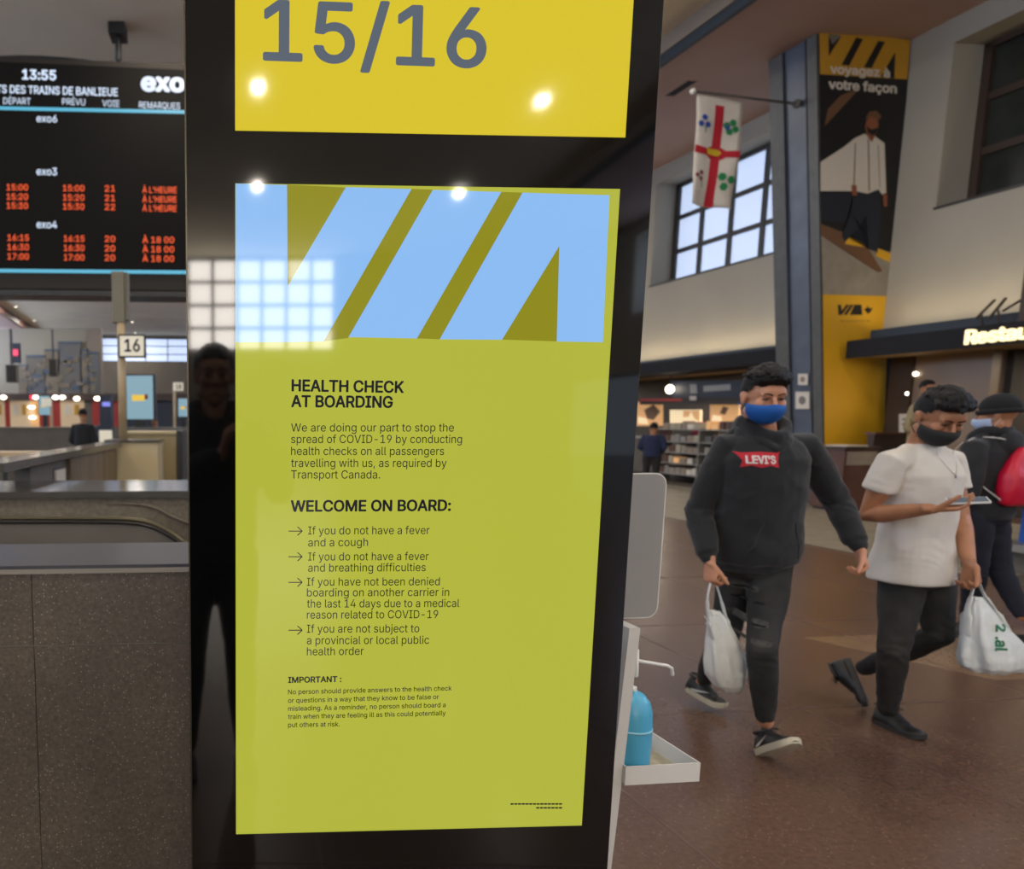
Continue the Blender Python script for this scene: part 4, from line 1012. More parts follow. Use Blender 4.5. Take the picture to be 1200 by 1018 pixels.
bm = bmesh.new(); c2 = bd(-120, 60, -.3); tube(bm, [c2, V((c2.x, c2.y, ZC - .02))], .055, 10); obj('hanger_rod', bm, M['black'], bdn, True)
poly_on('cyan_line', [(-190, 121), (262, 130.5), (262, 134.5), (-190, 125)], bd, M['led_cyan'], bdn, .01, .004)
poly_on('cyan_line', [(-190, 313.5), (262, 317.5), (262, 321.5), (-190, 317.5)], bd, M['led_cyan'], bdn, .01, .004)
def btxt(body, x0, x1, yb, cap, m, bold=.0, slope=.028):
    place_text('lettering', body, x0, x1, yb, cap, lambda x, y, d: bd(x, 2 * yb - y + slope * (x - x0), .012 + d), m, bdn, bold, .003, res=2)
btxt('13:55', 26, 66, 93, 11, M['led_white'], .03)
btxt('exo', 165, 217, 106, 20, M['led_white'], .045)
btxt('DÉPARTS DES TRAINS DE BANLIEUE', -36, 138, 108, 9, M['led_white'], .015)
btxt('DÉPART', 4, 36, 122, 7.5, M['led_white']); btxt('PRÉVU', 73, 100, 123, 7.5, M['led_white']); btxt('VOIE', 120, 140, 125, 7.5, M['led_white']); btxt('REMARQUES', 163, 211, 127, 7.5, M['led_white'])
for yb, tx in ((143, 'exo6'), (205, 'exo3'), (267, 'exo4')): btxt(tx, 43, 67, yb, 8.5, M['led_white'], .01)
for i, yb in enumerate((223, 234, 244.5)):
    sl = .012
    btxt(('15:00', '15:20', '15:30')[i], 8, 33, yb, 7, M['led_orange'], .008, sl); btxt(('15:00', '15:20', '15:30')[i], 74, 99, yb + 1, 7, M['led_orange'], .008, sl)
    btxt(('21', '21', '22')[i], 123, 135, yb + 1.5, 7, M['led_orange'], .008, sl); btxt("À L'HEURE", 167, 207, yb + 3, 7, M['led_orange'], .008, sl)
for i, yb in enumerate((282, 293, 304)):
    btxt(('16:15', '16:30', '17:00')[i], 9, 34, yb, 7, M['led_orange'], .008, .01); btxt(('16:15', '16:30', '17:00')[i], 75, 99, yb + 1, 7, M['led_orange'], .008, .01)
    btxt('20', 123, 135, yb + 1.5, 7, M['led_orange'], .008, .01); btxt('À 18 00', 167, 204, yb + 2.5, 7, M['led_orange'], .008, .01)

# ------------------------------------------------------------------ the kiosk
P1 = W(276, 500, 1.376); P1.z = 0
P2 = V((0.685, 1.408, 0)); KU = (P2 - P1); KW = KU.length; KU.normalize(); KN = V((KU.y, -KU.x, 0))   # KN towards the viewer
def KP(u, d, z): return P1 + KU * u + KN * d + V((0, 0, z))
def scr(x, y):
    q = ray(x, y); k = (P1).dot(KN) / q.dot(KN); p = V((0, 0, CAMZ)) + q * k
    return (p - P1).dot(KU), p.z
KF = lambda s, t, z=0.0: KP(t, -s, z)          # s = depth behind the front plane, t = along the face
ul, ur = scr(221.5, 500)[0], scr(744.5, 509)[0]
kio = thing('information_kiosk', 'tall black glass information kiosk with yellow green display, centre', 'kiosk', KP(KW / 2, -.05, 0), math.atan2(KU.y, KU.x))
ZTOP = 2.62
obj('cabinet', B(KF, .008, .075, ul + .004, ur - .004, 0.0, ZTOP), M['black'], kio, bevel=.004)
obj('front_glass', B(KF, 0.0, .008, ul, ur, 0.02, ZTOP), M['bezel'], kio, bevel=.0015)
obj('edge_profile', B(KF, .004, .05, ul - .003, ul + .0, 0.0, ZTOP), M['edge_metal'], kio)
obj('edge_profile', B(KF, .004, .05, ur, ur + .003, 0.0, ZTOP), M['edge_metal'], kio)
obj('foot_plate', B(KF, -.10, .16, ul, ur, 0.0, .012), M['black'], kio, bevel=.003)
def kp(x, y, d):
    u, z = scr(x, y); return KP(u, d, z)
def kz(u, z, d): return KP(u, d, z)
zb1, zt1 = scr(276, 977)[1], scr(276, 215)[1]
zb0 = scr(276, 153)[1]
ds = obj('display', B(KF, -.001, .002, 0, KW, zb1, zt1), M['scr_green'], kio, label='lime display with health notice')
ds0 = obj('display', B(KF, -.001, .002, 0, KW + .004, zb0, zb0 + .42), M['scr_yellow'], kio, label='yellow display with platform numbers')
zh = scr(276, 400)[1]
def on(name, pts, m, lift=.0012, parent=ds): return poly_on(name, pts, kp, m, parent, lift, .0003)
# header: darker olive ground, pale blue letter shapes
poly_on('header_ground', [(0, zt1), (KW, zt1), (KW, zh - .000), (0, zh)], kz, M['scr_olive'], ds, .0011, .0002) if False else None
on('header_stripe', [(336, 216.5), (406, 220), (379, 264), (337, 335)], M['scr_olive'])
on('header_stripe', [(482, 221.5), (507, 222.5), (408, 396), (379, 400)], M['scr_olive'])
on('header_stripe', [(587, 225), (612, 226), (515, 397.5), (488, 396.5)], M['scr_olive'])
on('header_stripe', [(655, 288), (652, 400), (588, 398)], M['scr_olive'])
on('letter_shape', [(276.3, 215.3), (336.5, 217), (337, 400.7), (276.3, 401)], M['scr_blue'])
on('letter_shape', [(337, 336), (405, 219.5), (482, 221.8), (379, 400), (337, 400.7)], M['scr_blue'])
on('letter_shape', [(507, 222.8), (587, 225.2), (488.5, 396.5), (408, 395)], M['scr_blue'])
on('letter_shape', [(611.5, 226), (692, 228.4), (588, 398), (515, 397.5)], M['scr_blue'])
on('letter_shape', [(692, 228.4), (713.8, 229), (706, 401), (652, 400), (655, 288)], M['scr_blue'])
def ktx(body, x0, x1, yb, cap, bold=0.0, m=None, parent=ds, y1=None, lift=.0013, res=3):
    u0, z0 = scr(x0, yb); u1, z1 = scr(x1, yb if y1 is None else y1)
    zc = scr(x0, yb - cap)[1] - z0
    def fn(x, z, d):
        f = (x - u0) / (u1 - u0); return KP(x, lift + d, z + (z1 - z0) * f)
    place_text('lettering', body, u0, u1, z0, zc, fn, m or M['letter_dark'], parent, bold, .0003, res)
ktx('15/16', 308, 569, 70, 69, .014, M['digit'], ds0, 79, res=8)
ktx('HEALTH CHECK', 341.5, 473, 458, 13.2, .026, y1=460); ktx('AT BOARDING', 341, 460, 476.5, 13.2, .026, y1=477.5)
for body, x1, yb in (('We are doing our part to stop the', 531.5, 505.5), ('spread of COVID-19 by conducting', 541, 519), ('health checks on all passengers', 520, 533), ('travelling with us, as required by', 523, 547), ('Transport Canada.', 445, 560.5)):
    ktx(body, 341, x1, yb, 9.6, 0)
ktx('WELCOME ON BOARD:', 340.5, 528, 599, 12.6, .026, y1=598)
for body, x1, yb in (('If you do not have a fever', 503, 626), ('and a cough', 431, 640), ('If you do not have a fever', 502, 656.5), ('and breathing difficulties', 498.5, 669.5), ('If you have not been denied', 515, 686),
                     ('boarding on another carrier in', 526, 698.5), ('the last 14 days due to a medical', 538, 711.5), ('reason related to COVID-19', 513, 724.5), ('If you are not subject to', 491, 741), ('a provincial or local public', 502.5, 754.5), ('health order', 426, 767.5)):
    x0 = 361 if yb < 680 else 359.5
    ktx(body, x0, x1, yb, 9.4, 0, y1=yb - .6)
for yb in (622, 652, 682, 738):
    bm = bmesh.new()
    def seg(xa, ya_, xb, yb_, wd=.55):
        d = V((xb - xa, yb_ - ya_)); d.normalize(); n = V((-d.y, d.x)) * wd
        pts = [kp(xa + n.x, ya_ + n.y, .0013), kp(xb + n.x, yb_ + n.y, .0013), kp(xb - n.x, yb_ - n.y, .0013), kp(xa - n.x, ya_ - n.y, .0013)]
        prism(bm, pts, KN * .0004)
    seg(338, yb, 354, yb); seg(354, yb, 348.5, yb - 5); seg(354, yb, 348.5, yb + 5)
    obj('arrow', bm, M['letter_dark'], ds)
ktx('IMPORTANT :', 337.5, 400, 799.5, 6.6, .026, y1=798.5)
for body, x1, yb in (('No person should provide answers to the health check', 529, 813), ('or questions in a way that they know to be false or', 514, 823), ('misleading. As a reminder, no person should board a', 522, 832.5), ('train when they are feeling ill as this could potentially', 522, 842), ('put others at risk.', 398, 851.5)):
    ktx(body, 337.5, x1, yb, 5.4, .006, y1=yb - (4.5 if yb < 850 else 1), res=2)
for xa, yb, n in ((598, 941.5, 14), (628, 946, 7)):           # two lines of print too small to read
    x = xa
    for k in range(n):
        wd = (659 - xa) / n; on('fine_print', [(x, yb - .9), (x + wd * .82, yb - 1.0), (x + wd * .82, yb + .7), (x, yb + .8)], M['letter_dark']); x += wd

# ------------------------------------------------------------------ hand sanitiser stand beside the kiosk
st = thing('sanitiser_stand', 'white steel hand sanitiser stand with plate, pump arm and drip tray beside kiosk', 'stand', (0.86, 1.66, 0))
def hbox_px(name, xa, za, m): pass
pz = 1.09
bm = bmesh.new()                                                   # folded post, leaning slightly
hexa(bm, [H(1.53, .99, 0), H(1.53, 1.013, 0), H(1.62, 1.013, 0), H(1.62, .99, 0), H(1.50, 1.026, pz), H(1.50, 1.052, pz), H(1.59, 1.052, pz), H(1.59, 1.026, pz)])
post = obj('post', bm, M['white_metal'], st, bevel=.003)
bm = bmesh.new()
hexa(bm, [H(1.60, .84, 0), H(1.60, 1.0, 0), H(1.612, 1.0, 0), H(1.612, .84, 0), H(1.57, .88, pz), H(1.57, 1.04, pz), H(1.582, 1.04, pz), H(1.582, .88, pz)])
obj('post_back', bm, M['shade_grey'], st)  # dark inside of the folded post, shade put into the colour
obj('base', B(H, 1.62, 1.80, .84, 1.12, 0, .012), M['white_metal'], st, bevel=.003)
# sign plate: rounded corners, seen from behind, shade painted on face, lit rim white
PS = 1.615
a_ = Ts(779, 560, PS); b_ = Ts(764, 722, PS)
ta, zt_p, zb_p = 1.092, Ts(770, 554, PS).z, Ts(760, 724, PS).z
def rr_pts(t0, t1, z0, z1, r, n=6):
    o_ = []
    for cx, cz, a0_ in ((t1 - r, z1 - r, 0), (t0 + r, z1 - r, 90), (t0 + r, z0 + r, 180), (t1 - r, z0 + r, 270)):
        for k in range(n + 1):
            a = R(a0_ + 90 * k / n); o_.append((cx + r * math.cos(a), cz + r * math.sin(a)))
    return o_
ta = Ts(779, 600, PS).dot(H.n); tb = Ts(766, 700, PS).dot(H.n)
bm = bmesh.new(); prism(bm, [H(PS, t, z) for t, z in rr_pts(.86, ta, zb_p, zt_p, .028)], H.u * .004); obj('sign_plate', bm, M['white_metal'], st)
bm = bmesh.new(); prism(bm, [H(PS - .0015, t, z) for t, z in rr_pts(.8625, ta - .0035, zb_p + .003, zt_p - .003, .026)], H.u * .0015); obj('plate_face', bm, M['shade_grey'], st)
obj('plate_bracket', B(H, PS - .02, PS, .95, 1.035, pz - .012, pz - .0), M['white_metal'], st); obj('plate_bracket', B(H, PS - .003, PS, .95, 1.035, pz - .012, zb_p + .03), M['white_metal'], st)
# pump arm
bm = bmesh.new(); tube(bm, [Ts(745, 773, 1.60), Ts(752, 775, 1.60), Ts(782, 780, 1.60), Ts(787, 783, 1.60), Ts(788, 790, 1.60)], .0045, 10); obj('pump_arm', bm, M['white_metal'], st, True)
bm = bmesh.new(); tube(bm, [Ts(738, 772, 1.60), V((.93, 1.69, 1.01)), V((.93, 1.69, .95))], .005, 8) ; obj('pump_stem', bm, M['white_metal'], st, True)
# tray
tq = Ts(820, 893, 1.500); z_rim = tq.z; t_r = tq.dot(H.n); t_l = Ts(733, 893, 1.5).dot(H.n) ; z_lo = Ts(775, 917, 1.5).z
sd_ = 1.5; sb_ = 1.69
tr = obj('tray_floor', B(H, sd_, sb_, t_l, t_r, z_lo, z_lo + .003), M['dusty'], st)
obj('tray_wall', B(H, sd_ - .003, sd_, t_l, t_r, z_lo, z_rim), M['white_metal'], st, bevel=.001)
obj('tray_wall', B(H, sb_, sb_ + .003, t_l, t_r, z_lo, z_rim), M['white_metal'], st, bevel=.001)
obj('tray_wall', B(H, sd_, sb_, t_r - .003, t_r, z_lo, z_rim), M['white_metal'], st, bevel=.001)
obj('tray_wall', B(H, sd_, sb_, t_l, t_l + .003, z_lo, z_rim), M['white_metal'], st, bevel=.001)
bot = thing('sanitiser_bottle', 'round shouldered light blue bottle standing in the white tray', 'bottle', H(1.61, 1.08, z_lo))
# bottle profile (lathe)
cb_ = W(738, 850, 1.66); cb_.z = 0
zb_b = z_lo + .003; ztop = W(748, 808, 1.66).z
zz = ztop - zb_b; rr = .047
bm = bmesh.new()
prof = [(0.0, rr * .9), (.01, rr), (zz * .52, rr), (zz * .56, rr * 1.0), (zz * .75, rr * .97), (zz * .87, rr * .84), (zz * .95, rr * .60), (zz * .99, rr * .30), (zz, rr * .1)]
loft(bm, [(V((cb_.x, cb_.y, zb_b + h_)), V((r_, 0, 0)), V((0, r_, 0))) for h_, r_ in prof], 28); obj('bottle_body', bm, M['bottle'], bot, True)
bm = bmesh.new(); loft(bm, [(V((cb_.x, cb_.y, zb_b + zz * .55)), V((rr * 1.02, 0, 0)), V((0, rr * 1.02, 0))), (V((cb_.x, cb_.y, zb_b + zz * .575)), V((rr * 1.02, 0, 0)), V((0, rr * 1.02, 0)))], 28); obj('band', bm, M['bottle_band'], bot, True)
bm = bmesh.new(); cyl(bm, V((cb_.x, cb_.y, zb_b + zz - .004)), .010, .012, 14); obj('cap', bm, M['white_metal'], bot, True)
#PEOPLE
# ------------------------------------------------------------------ people
def wrinkles(amp, f, stretch=V((1, 1, .45)), seed=0.0, zones=()):
    off = V((seed, seed * 1.7, seed * .3))
    def fn(p, n):
        q = V((p.x * stretch.x, p.y * stretch.y, p.z / max(stretch.z, .01) * .45)) * f + off
        a = noise.noise(q); b = noise.noise(q * 2.1 + V((3, 1, 2)))
        d = amp * ((1 - abs(a) * 2.4) * .6 + b * .35)
        for c, r, k in zones:                    # stronger folds round a joint
            dd = (p - c).length
            if dd < r: d += amp * k * (1 - dd / r) * math.sin((p.z - c.z + .5 * (p.x - c.x)) * 120 + noise.noise(p * 9) * 9) * (.5 + noise.noise(p * 11 + off))
        return d
    return fn
def hand(bm, wr, d, pn, th, curls, sc=1.0, thumb=(0.55, 0.65, 0.45), spread=0.05):
    """wr wrist, d finger direction, pn palm-side normal, th thumb side"""
    d = d.normalized(); pn = (pn - d * pn.dot(d)).normalized(); th = (th - d * th.dot(d) - pn * th.dot(pn)).normalized()
    R_ = lambda k, a, b, s=0: (wr + d * k * sc + th * s * sc, th * a * sc, pn * b * sc)
    loft(bm, [R_(-.03, .026, .019), R_(0, .027, .019), R_(.02, .033, .017), R_(.05, .041, .016), R_(.08, .043, .015), R_(.095, .039, .012)], 16)
    base = [(.030, .088, .075), (.0105, .094, .083), (-.0105, .090, .077), (-.030, .082, .060)]
    for i, (s, k, L) in enumerate(base):
        p = wr + (d * k + th * s) * sc; pts = [p - d * .03 * sc, p]; a = 0
        c = curls[i] if isinstance(curls[0], (tuple, list)) else curls
        rad = [.0092, .0092]
        for j, seg in enumerate((.45, .31, .24)):
            a += R(c[j]); dr = d * math.cos(a) + pn * math.sin(a) + th * (s * spread * 10) * math.cos(a) * .25
            p = p + dr.normalized() * L * seg * sc; pts.append(p); rad.append((.0088, .0080, .0068)[j])
        tube(bm, pts, [r * sc * (0.9 if i == 3 else 1) for r in rad], 8)
    p = wr + (d * .022 + th * .026) * sc; dr = (d * thumb[0] + th * thumb[1] + pn * thumb[2]).normalized()
    p2 = p + dr * .042 * sc; dr2 = (dr * .7 + d * .5 + pn * .25).normalized(); p3 = p2 + dr2 * .032 * sc; dr3 = (dr2 + d * .25 + pn * .25).normalized(); p4 = p3 + dr3 * .022 * sc
    tube(bm, [p - dr * .012, p, p2, p3, p4], [r * sc for r in (.014, .0145, .0115, .0105, .0085)], 8)
def head_frame(c, f, pitch):
    f = V((f[0], f[1], 0)).normalized(); r = V((f.y, -f.x, 0))
    up = V((0, 0, 1)); q = Matrix.Rotation(-pitch, 3, r)
    fy = (q @ f); uz = (q @ up)
    return lambda x, y, z: V(c) + (-r) * (-x) * -1 * -1 * 1.0 * 1.0 + fy * y + uz * z if False else V(c) + r * x + fy * y + uz * z, r, fy, uz
def build_head(bm, hf, r, fy, uz, sc=1.0):
    E = lambda x, y, z, a, b, c, n=16, m=10: ellip(bm, hf(x * sc, y * sc, z * sc), (r * a * sc, fy * b * sc, uz * c * sc), n, m)
    E(0, -.012, .030, .077, .096, .090); E(0, .015, -.030, .064, .074, .078)
    E(0, .040, -.072, .047, .048, .040); E(0, .066, -.098, .026, .022, .020)
    E(0, .072, .035, .055, .025, .035)
    for s in (-1, 1):
        E(s * .055, -.002, -.070, .016, .035, .030); E(s * .040, .066, -.018, .024, .024, .022)
        E(s * .031, .084, .024, .024, .011, .008)
        E(s * .079, -.012, -.008, .009, .019, .032, 10, 8); E(s * .083, -.018, .006, .009, .015, .018, 10, 8)
        E(s * .012, .100, -.030, .010, .011, .008, 10, 6)
        E(s * .031, .0765, .005, .017, .012, .011, 12, 8)
    tube(bm, [hf(0, .086 * sc, .018 * sc), hf(0, .103 * sc, -.008 * sc), hf(0, .113 * sc, -.026 * sc)], [.008 * sc, .0095 * sc, .0115 * sc], 10)
    E(0, .088, -.058, .024, .011, .006, 12, 6); E(0, .086, -.067, .020, .011, .006, 12, 6)
def face_bits(root, hf, sc, m_hair, lids=True):
    for s in (-1, 1):
        bm = bmesh.new(); c_ = hf(s * .031 * sc, .0835 * sc, .0035 * sc)
        ax = [hf(1, 0, 0) - hf(0, 0, 0), hf(0, 1, 0) - hf(0, 0, 0), hf(0, 0, 1) - hf(0, 0, 0)]
        ellip(bm, c_, (ax[0] * .0125, ax[1] * .0075, ax[2] * .0050)); ey = obj('eye', bm, M['eye'], root, True)
        bm = bmesh.new(); ellip(bm, c_ + ax[1] * .0045, (ax[0] * .005, ax[1] * .004, ax[2] * .0046)); obj('iris', bm, M['hair'], ey, True)
        bm = bmesh.new(); tube(bm, curve_pts([hf(s * .014 * sc, .089 * sc, .010 * sc), hf(s * .031 * sc, .0925 * sc, .0105 * sc), hf(s * .046 * sc, .083 * sc, .005 * sc)], 4), .0016, 6); obj('eyelashes', bm, m_hair, root, True)
        bm = bmesh.new(); tube(bm, curve_pts([hf(s * .012 * sc, .096 * sc, .024 * sc), hf(s * .030 * sc, .0965 * sc, .031 * sc), hf(s * .052 * sc, .082 * sc, .024 * sc)], 4), [.0030] * 8 + [.0016], 6); obj('eyebrow', bm, m_hair, root, True)
def mask(root, hf, sc, m, top=-.018, low=-.108, out=1.0, straps=True, strap_m=None):
    bm = bmesh.new(); rows = []
    prof = [(top, .076, .108), (top - .012, .0765, .118), (top - .028, .077, .119), (top - .048, .075, .112), (top - .068, .067, .104), (low, .050, .082), (low - .010, .034, .060)]
    for z, wx, wy in prof:
        row = []
        for k in range(17):
            a = R(-84 + 168 * k / 16); sx = math.sin(a); cy = math.cos(a)
            nose = .010 * math.exp(-(k - 8) ** 2 / 3.0) if z > top - .03 else .004 * math.exp(-(k - 8) ** 2 / 6.0)
            zz = z + (.012 * (1 - cy) if z < top - .03 else -.006 * (1 - cy)) + (.008 * math.exp(-(k - 8) ** 2 / 4.0) if z == top else 0)
            row.append(hf(sx * wx * sc * out, (cy ** .8 * (wy - .002) + nose) * sc * out, zz * sc))
        rows.append(row)
    c_ = hf(0, 0, -.05)
    solid_grid(bm, rows, lambda p: (c_ - p).normalized() * .003)
    mk = obj('face_mask', bm, m, root, True)
    if straps:
        for s in (-1, 1):
            for z0 in (top - .006, low + .01):
                bm = bmesh.new(); wx = .077 if z0 > -.06 else .054
                tube(bm, curve_pts([hf(s * wx * sc, .010 * sc, z0 * sc), hf(s * .082 * sc, -.004 * sc, (z0 * .5 - .012) * sc), hf(s * .089 * sc, -.030 * sc, (.012 if z0 > -.06 else -.03) * sc)], 5), .0016, 6)
                obj('ear_loop', bm, strap_m or m, mk, True)
    return mk
def hair_cap(root, hf, r, fy, uz, sc, m, style, seed=1, vol=1.0):
    random.seed(seed); bm = bmesh.new()
    # scalp shell
    n1, n2 = 36, 20; grid = []
    def ok(th, ph):
        # th azimuth 0 = front, ph elevation from the crown
        z = math.cos(ph); a = abs(th)
        if a < .75: lim = 0.50 if style != 'fade' else .50
        elif a < 1.15: lim = 0.50 - (a - .75) * .9
        elif a < 1.65: lim = 0.02 - (a - 1.15) * .1
        else: lim = -.38
        return z > lim
    vs_ = {}
    for i in range(n1):
        for j in range(n2 + 1):
            th = -math.pi + 2 * math.pi * i / n1; ph = math.pi * j / n2 * .72
            thick = .007 if math.cos(ph) < .35 else .012
            p = hf(math.sin(th) * math.sin(ph) * (.079 + thick) * sc, (-.014 + math.cos(th) * math.sin(ph) * (.097 + thick)) * sc, (.028 + math.cos(ph) * (.092 + thick)) * sc)
            vs_[i, j] = (bm.verts.new(p), th, ph)
    for i in range(n1):
        for j in range(n2):
            q = [vs_[i, j], vs_[(i + 1) % n1, j], vs_[(i + 1) % n1, j + 1], vs_[i, j + 1]]
            th = -math.pi + 2 * math.pi * (i + .5) / n1; ph = math.pi * (j + .5) / n2 * .72
            if ok(th if th <= math.pi else th - 2 * math.pi, ph): bm.faces.new([x[0] for x in q])
    bmesh.ops.delete(bm, geom=[v for v in bm.verts if not v.link_faces], context='VERTS')
    sh = obj('cropped_hair', bm, m, root, True)
    bm = bmesh.new(); E = lambda x, y, z, a, b, c: ellip(bm, hf(x * sc, y * sc, z * sc), (r * a * sc, fy * b * sc, uz * c * sc), 18, 12)
    if style == 'short':
        E(0, -.005, .085, .072, .085, .050)
    else:
        E(0, -.010, .088, .078, .088, .050 * vol); E(0, .040, .100, .070, .060, .038 * vol); E(0, .078, .094, .058, .030, .026 * vol)
        E(.040, .050, .090, .036, .045, .030 * vol); E(-.040, .050, .090, .036, .045, .030 * vol)
        for k in range(190):
            th = random.uniform(-math.pi, math.pi); ph = abs(random.gauss(0, .60))
            if ph > 1.05: continue
            nx, ny, nz = math.sin(th) * math.sin(ph), math.cos(th) * math.sin(ph), math.cos(ph)
            b0 = V((nx * .078, -.002 + ny * .100, .030 + nz * .100)); h_ = random.uniform(.008, .017) * vol
            sw_ = .020 + .012 * noise.noise(V((nx * 3, ny * 3, seed)))
            p1 = b0 + V((nx, ny, nz)) * h_; p2 = p1 + V((.008 + nx * .01, sw_ * (1 if ny > -.2 else .3), .002)); p3 = p2 + V((.008, sw_ * .7 * (1 if ny > -.2 else .3), -.008))
            tube(bm, [hf(*(q * sc)) for q in (b0 - V((nx, ny, nz)) * .01, p1, p2, p3)], [.013, .012, .009, .0035], 6, flat=.7)
    inv = Matrix((r, fy, uz))
    def strand(p, n):
        q = inv @ (p - hf(0, 0, 0))
        return .0032 * noise.noise(V((q.x * 95, q.y * 22, q.z * 60))) + .003 * noise.noise(V((q.x * 40, q.y * 14, q.z * 30 + seed)))
    me = fuse(bm, .0038, 5, strand)
    return link_mesh('hair', me, root, m, True)
def shoe(root, heel, toe, up, m_up, m_sole, logo=None, h=.075, laces=None, sole_t=.028, name='shoe'):
    """heel, toe: ends of the sole's underside; up: the sole's normal"""
    d = (toe - heel); L = d.length; d.normalize(); up = (up - d * up.dot(d)).normalized(); s = d.cross(up).normalized()
    P = lambda x, y, z: heel + d * x + s * y + up * z
    hw = lambda x: .032 + .016 * math.sin(min(1, max(0, x / L)) * math.pi * .9) ** .8 if x < L * .75 else .046 * math.sqrt(max(0, 1 - ((x - L * .75) / (L * .26)) ** 2)) + .001
    out = []
    xs = [L * k / 22 for k in range(23)]
    lft = [(x, -hw(x) * (1 if x > .012 else .7)) for x in xs]; rgt = [(x, hw(x) * (1 if x > .012 else .7)) for x in reversed(xs)]
    ol = lft + rgt
    root_sh = None
    bm = bmesh.new()
    lo = [bm.verts.new(P(x, y * .96, .0 + (.012 * max(0, (x - L * .8) / (L * .2)) ** 2))) for x, y in ol]; hi = [bm.verts.new(P(x, y * 1.02, sole_t + (.010 * max(0, (x - L * .8) / (L * .2)) ** 2))) for x, y in ol]
    bm.faces.new(lo[::-1]); bm.faces.new(hi)
    for i in range(len(ol)): bm.faces.new([lo[i], lo[(i + 1) % len(ol)], hi[(i + 1) % len(ol)], hi[i]])
    bm2 = bmesh.new(); rings = []
    hs = lambda x: (h if x < L * .34 else h - (h - .030) * min(1, (x - L * .34) / (L * .40)) ** .9) if x < L * .78 else max(.006, .030 * math.sqrt(max(0, 1 - ((x - L * .78) / (L * .21)) ** 2)) + .004)
    for x in xs[0:23]:
        w_ = hw(x) * (.97 if x > .01 else .8); hh = hs(x) * (1 if x > .012 else .85)
        pts = []
        c_ = P(x, 0, sole_t * .6); rings.append((c_, w_, hh))
    loops = []
    for (c_, w_, hh) in rings:
        lp = []
        for k in range(14):
            a = math.pi * k / 13; ca = math.cos(a); sa = max(0.0, math.sin(a))
            taper = 1 - .42 * (sa ** 1.5) * (1 if hh > .05 else .5)
            lp.append(bm2.verts.new(c_ + s * (ca * w_ * (taper if sa < .98 else 1)) + up * (sa ** .75 * hh)))
        loops.append(lp)
    for i in range(len(loops) - 1):
        for k in range(13): bm2.faces.new([loops[i][k], loops[i][k + 1], loops[i + 1][k + 1], loops[i + 1][k]])
        bm2.faces.new([loops[i][0], loops[i + 1][0], loops[i + 1][13], loops[i][13]])
    bm2.faces.new(loops[0]); bm2.faces.new(loops[-1][::-1])
    sh = obj(name, bm2, m_up, root, True)
    obj('sole', bm, m_sole, sh, bevel=.004)
    bm = bmesh.new(); cx = L * .20                       # padded collar
    tube(bm, [P(cx + .05 * math.cos(a_), .030 * math.sin(a_), sole_t * .6 + h * (.98 - .04 * math.cos(a_))) for a_ in [2 * math.pi * k / 14 for k in range(15)]], .007, 7); obj('collar', bm, m_up, sh, True)
    bm = bmesh.new()
    for k in range(5):
        x = L * (.40 + .065 * k); z = sole_t * .6 + hs(x) + .002
        tube(bm, [P(x, -.022, z - .010), P(x + .004, 0, z + .002), P(x, .022, z - .010)], .0028, 6)
    x = L * .38; z = sole_t * .6 + hs(x) + .006
    for sg in (-1, 1): tube(bm, curve_pts([P(x, 0, z), P(x - .01, sg * .02, z + .012), P(x + .01, sg * .035, z + .004), P(x, 0, z)], 4), .0026, 6)
    obj('laces', bm, laces or m_up, sh, True)
    if logo:
        for sg in (-1, 1):                               # curved stroke on each side
            pts = [(.10, .030), (.05, .018), (.055, .012), (.085, .013), (.17, .047), (.09, .024), (.082, .024)]
            bm = bmesh.new(); a_ = []
            for x, z in pts:
                w_ = hw(x) * 1.0; a_.append(P(x, sg * (w_ * (1.0 - .10 * z / .05) + .0015), sole_t * .7 + z))
            prism(bm, a_, s * sg * .0015); bmesh.ops.triangulate(bm, faces=[f for f in bm.faces if len(f.verts) > 4]); obj('side_stroke', bm, logo, sh)
    return sh
def torso_rings(P_, N_, rh, rs, dims):
    """dims: (fraction from pelvis to neck, half width, half depth, forward shift)"""
    ax = N_ - P_; out = []
    for f, a, b, sh in dims:
        r_ = (rh.lerp(rs, min(max(f, 0), 1))).normalized(); fw = V((-r_.y, r_.x, 0))      # forward of the body
        out.append((P_ + ax * f + fw * sh, r_ * a, fw * b))
    return out
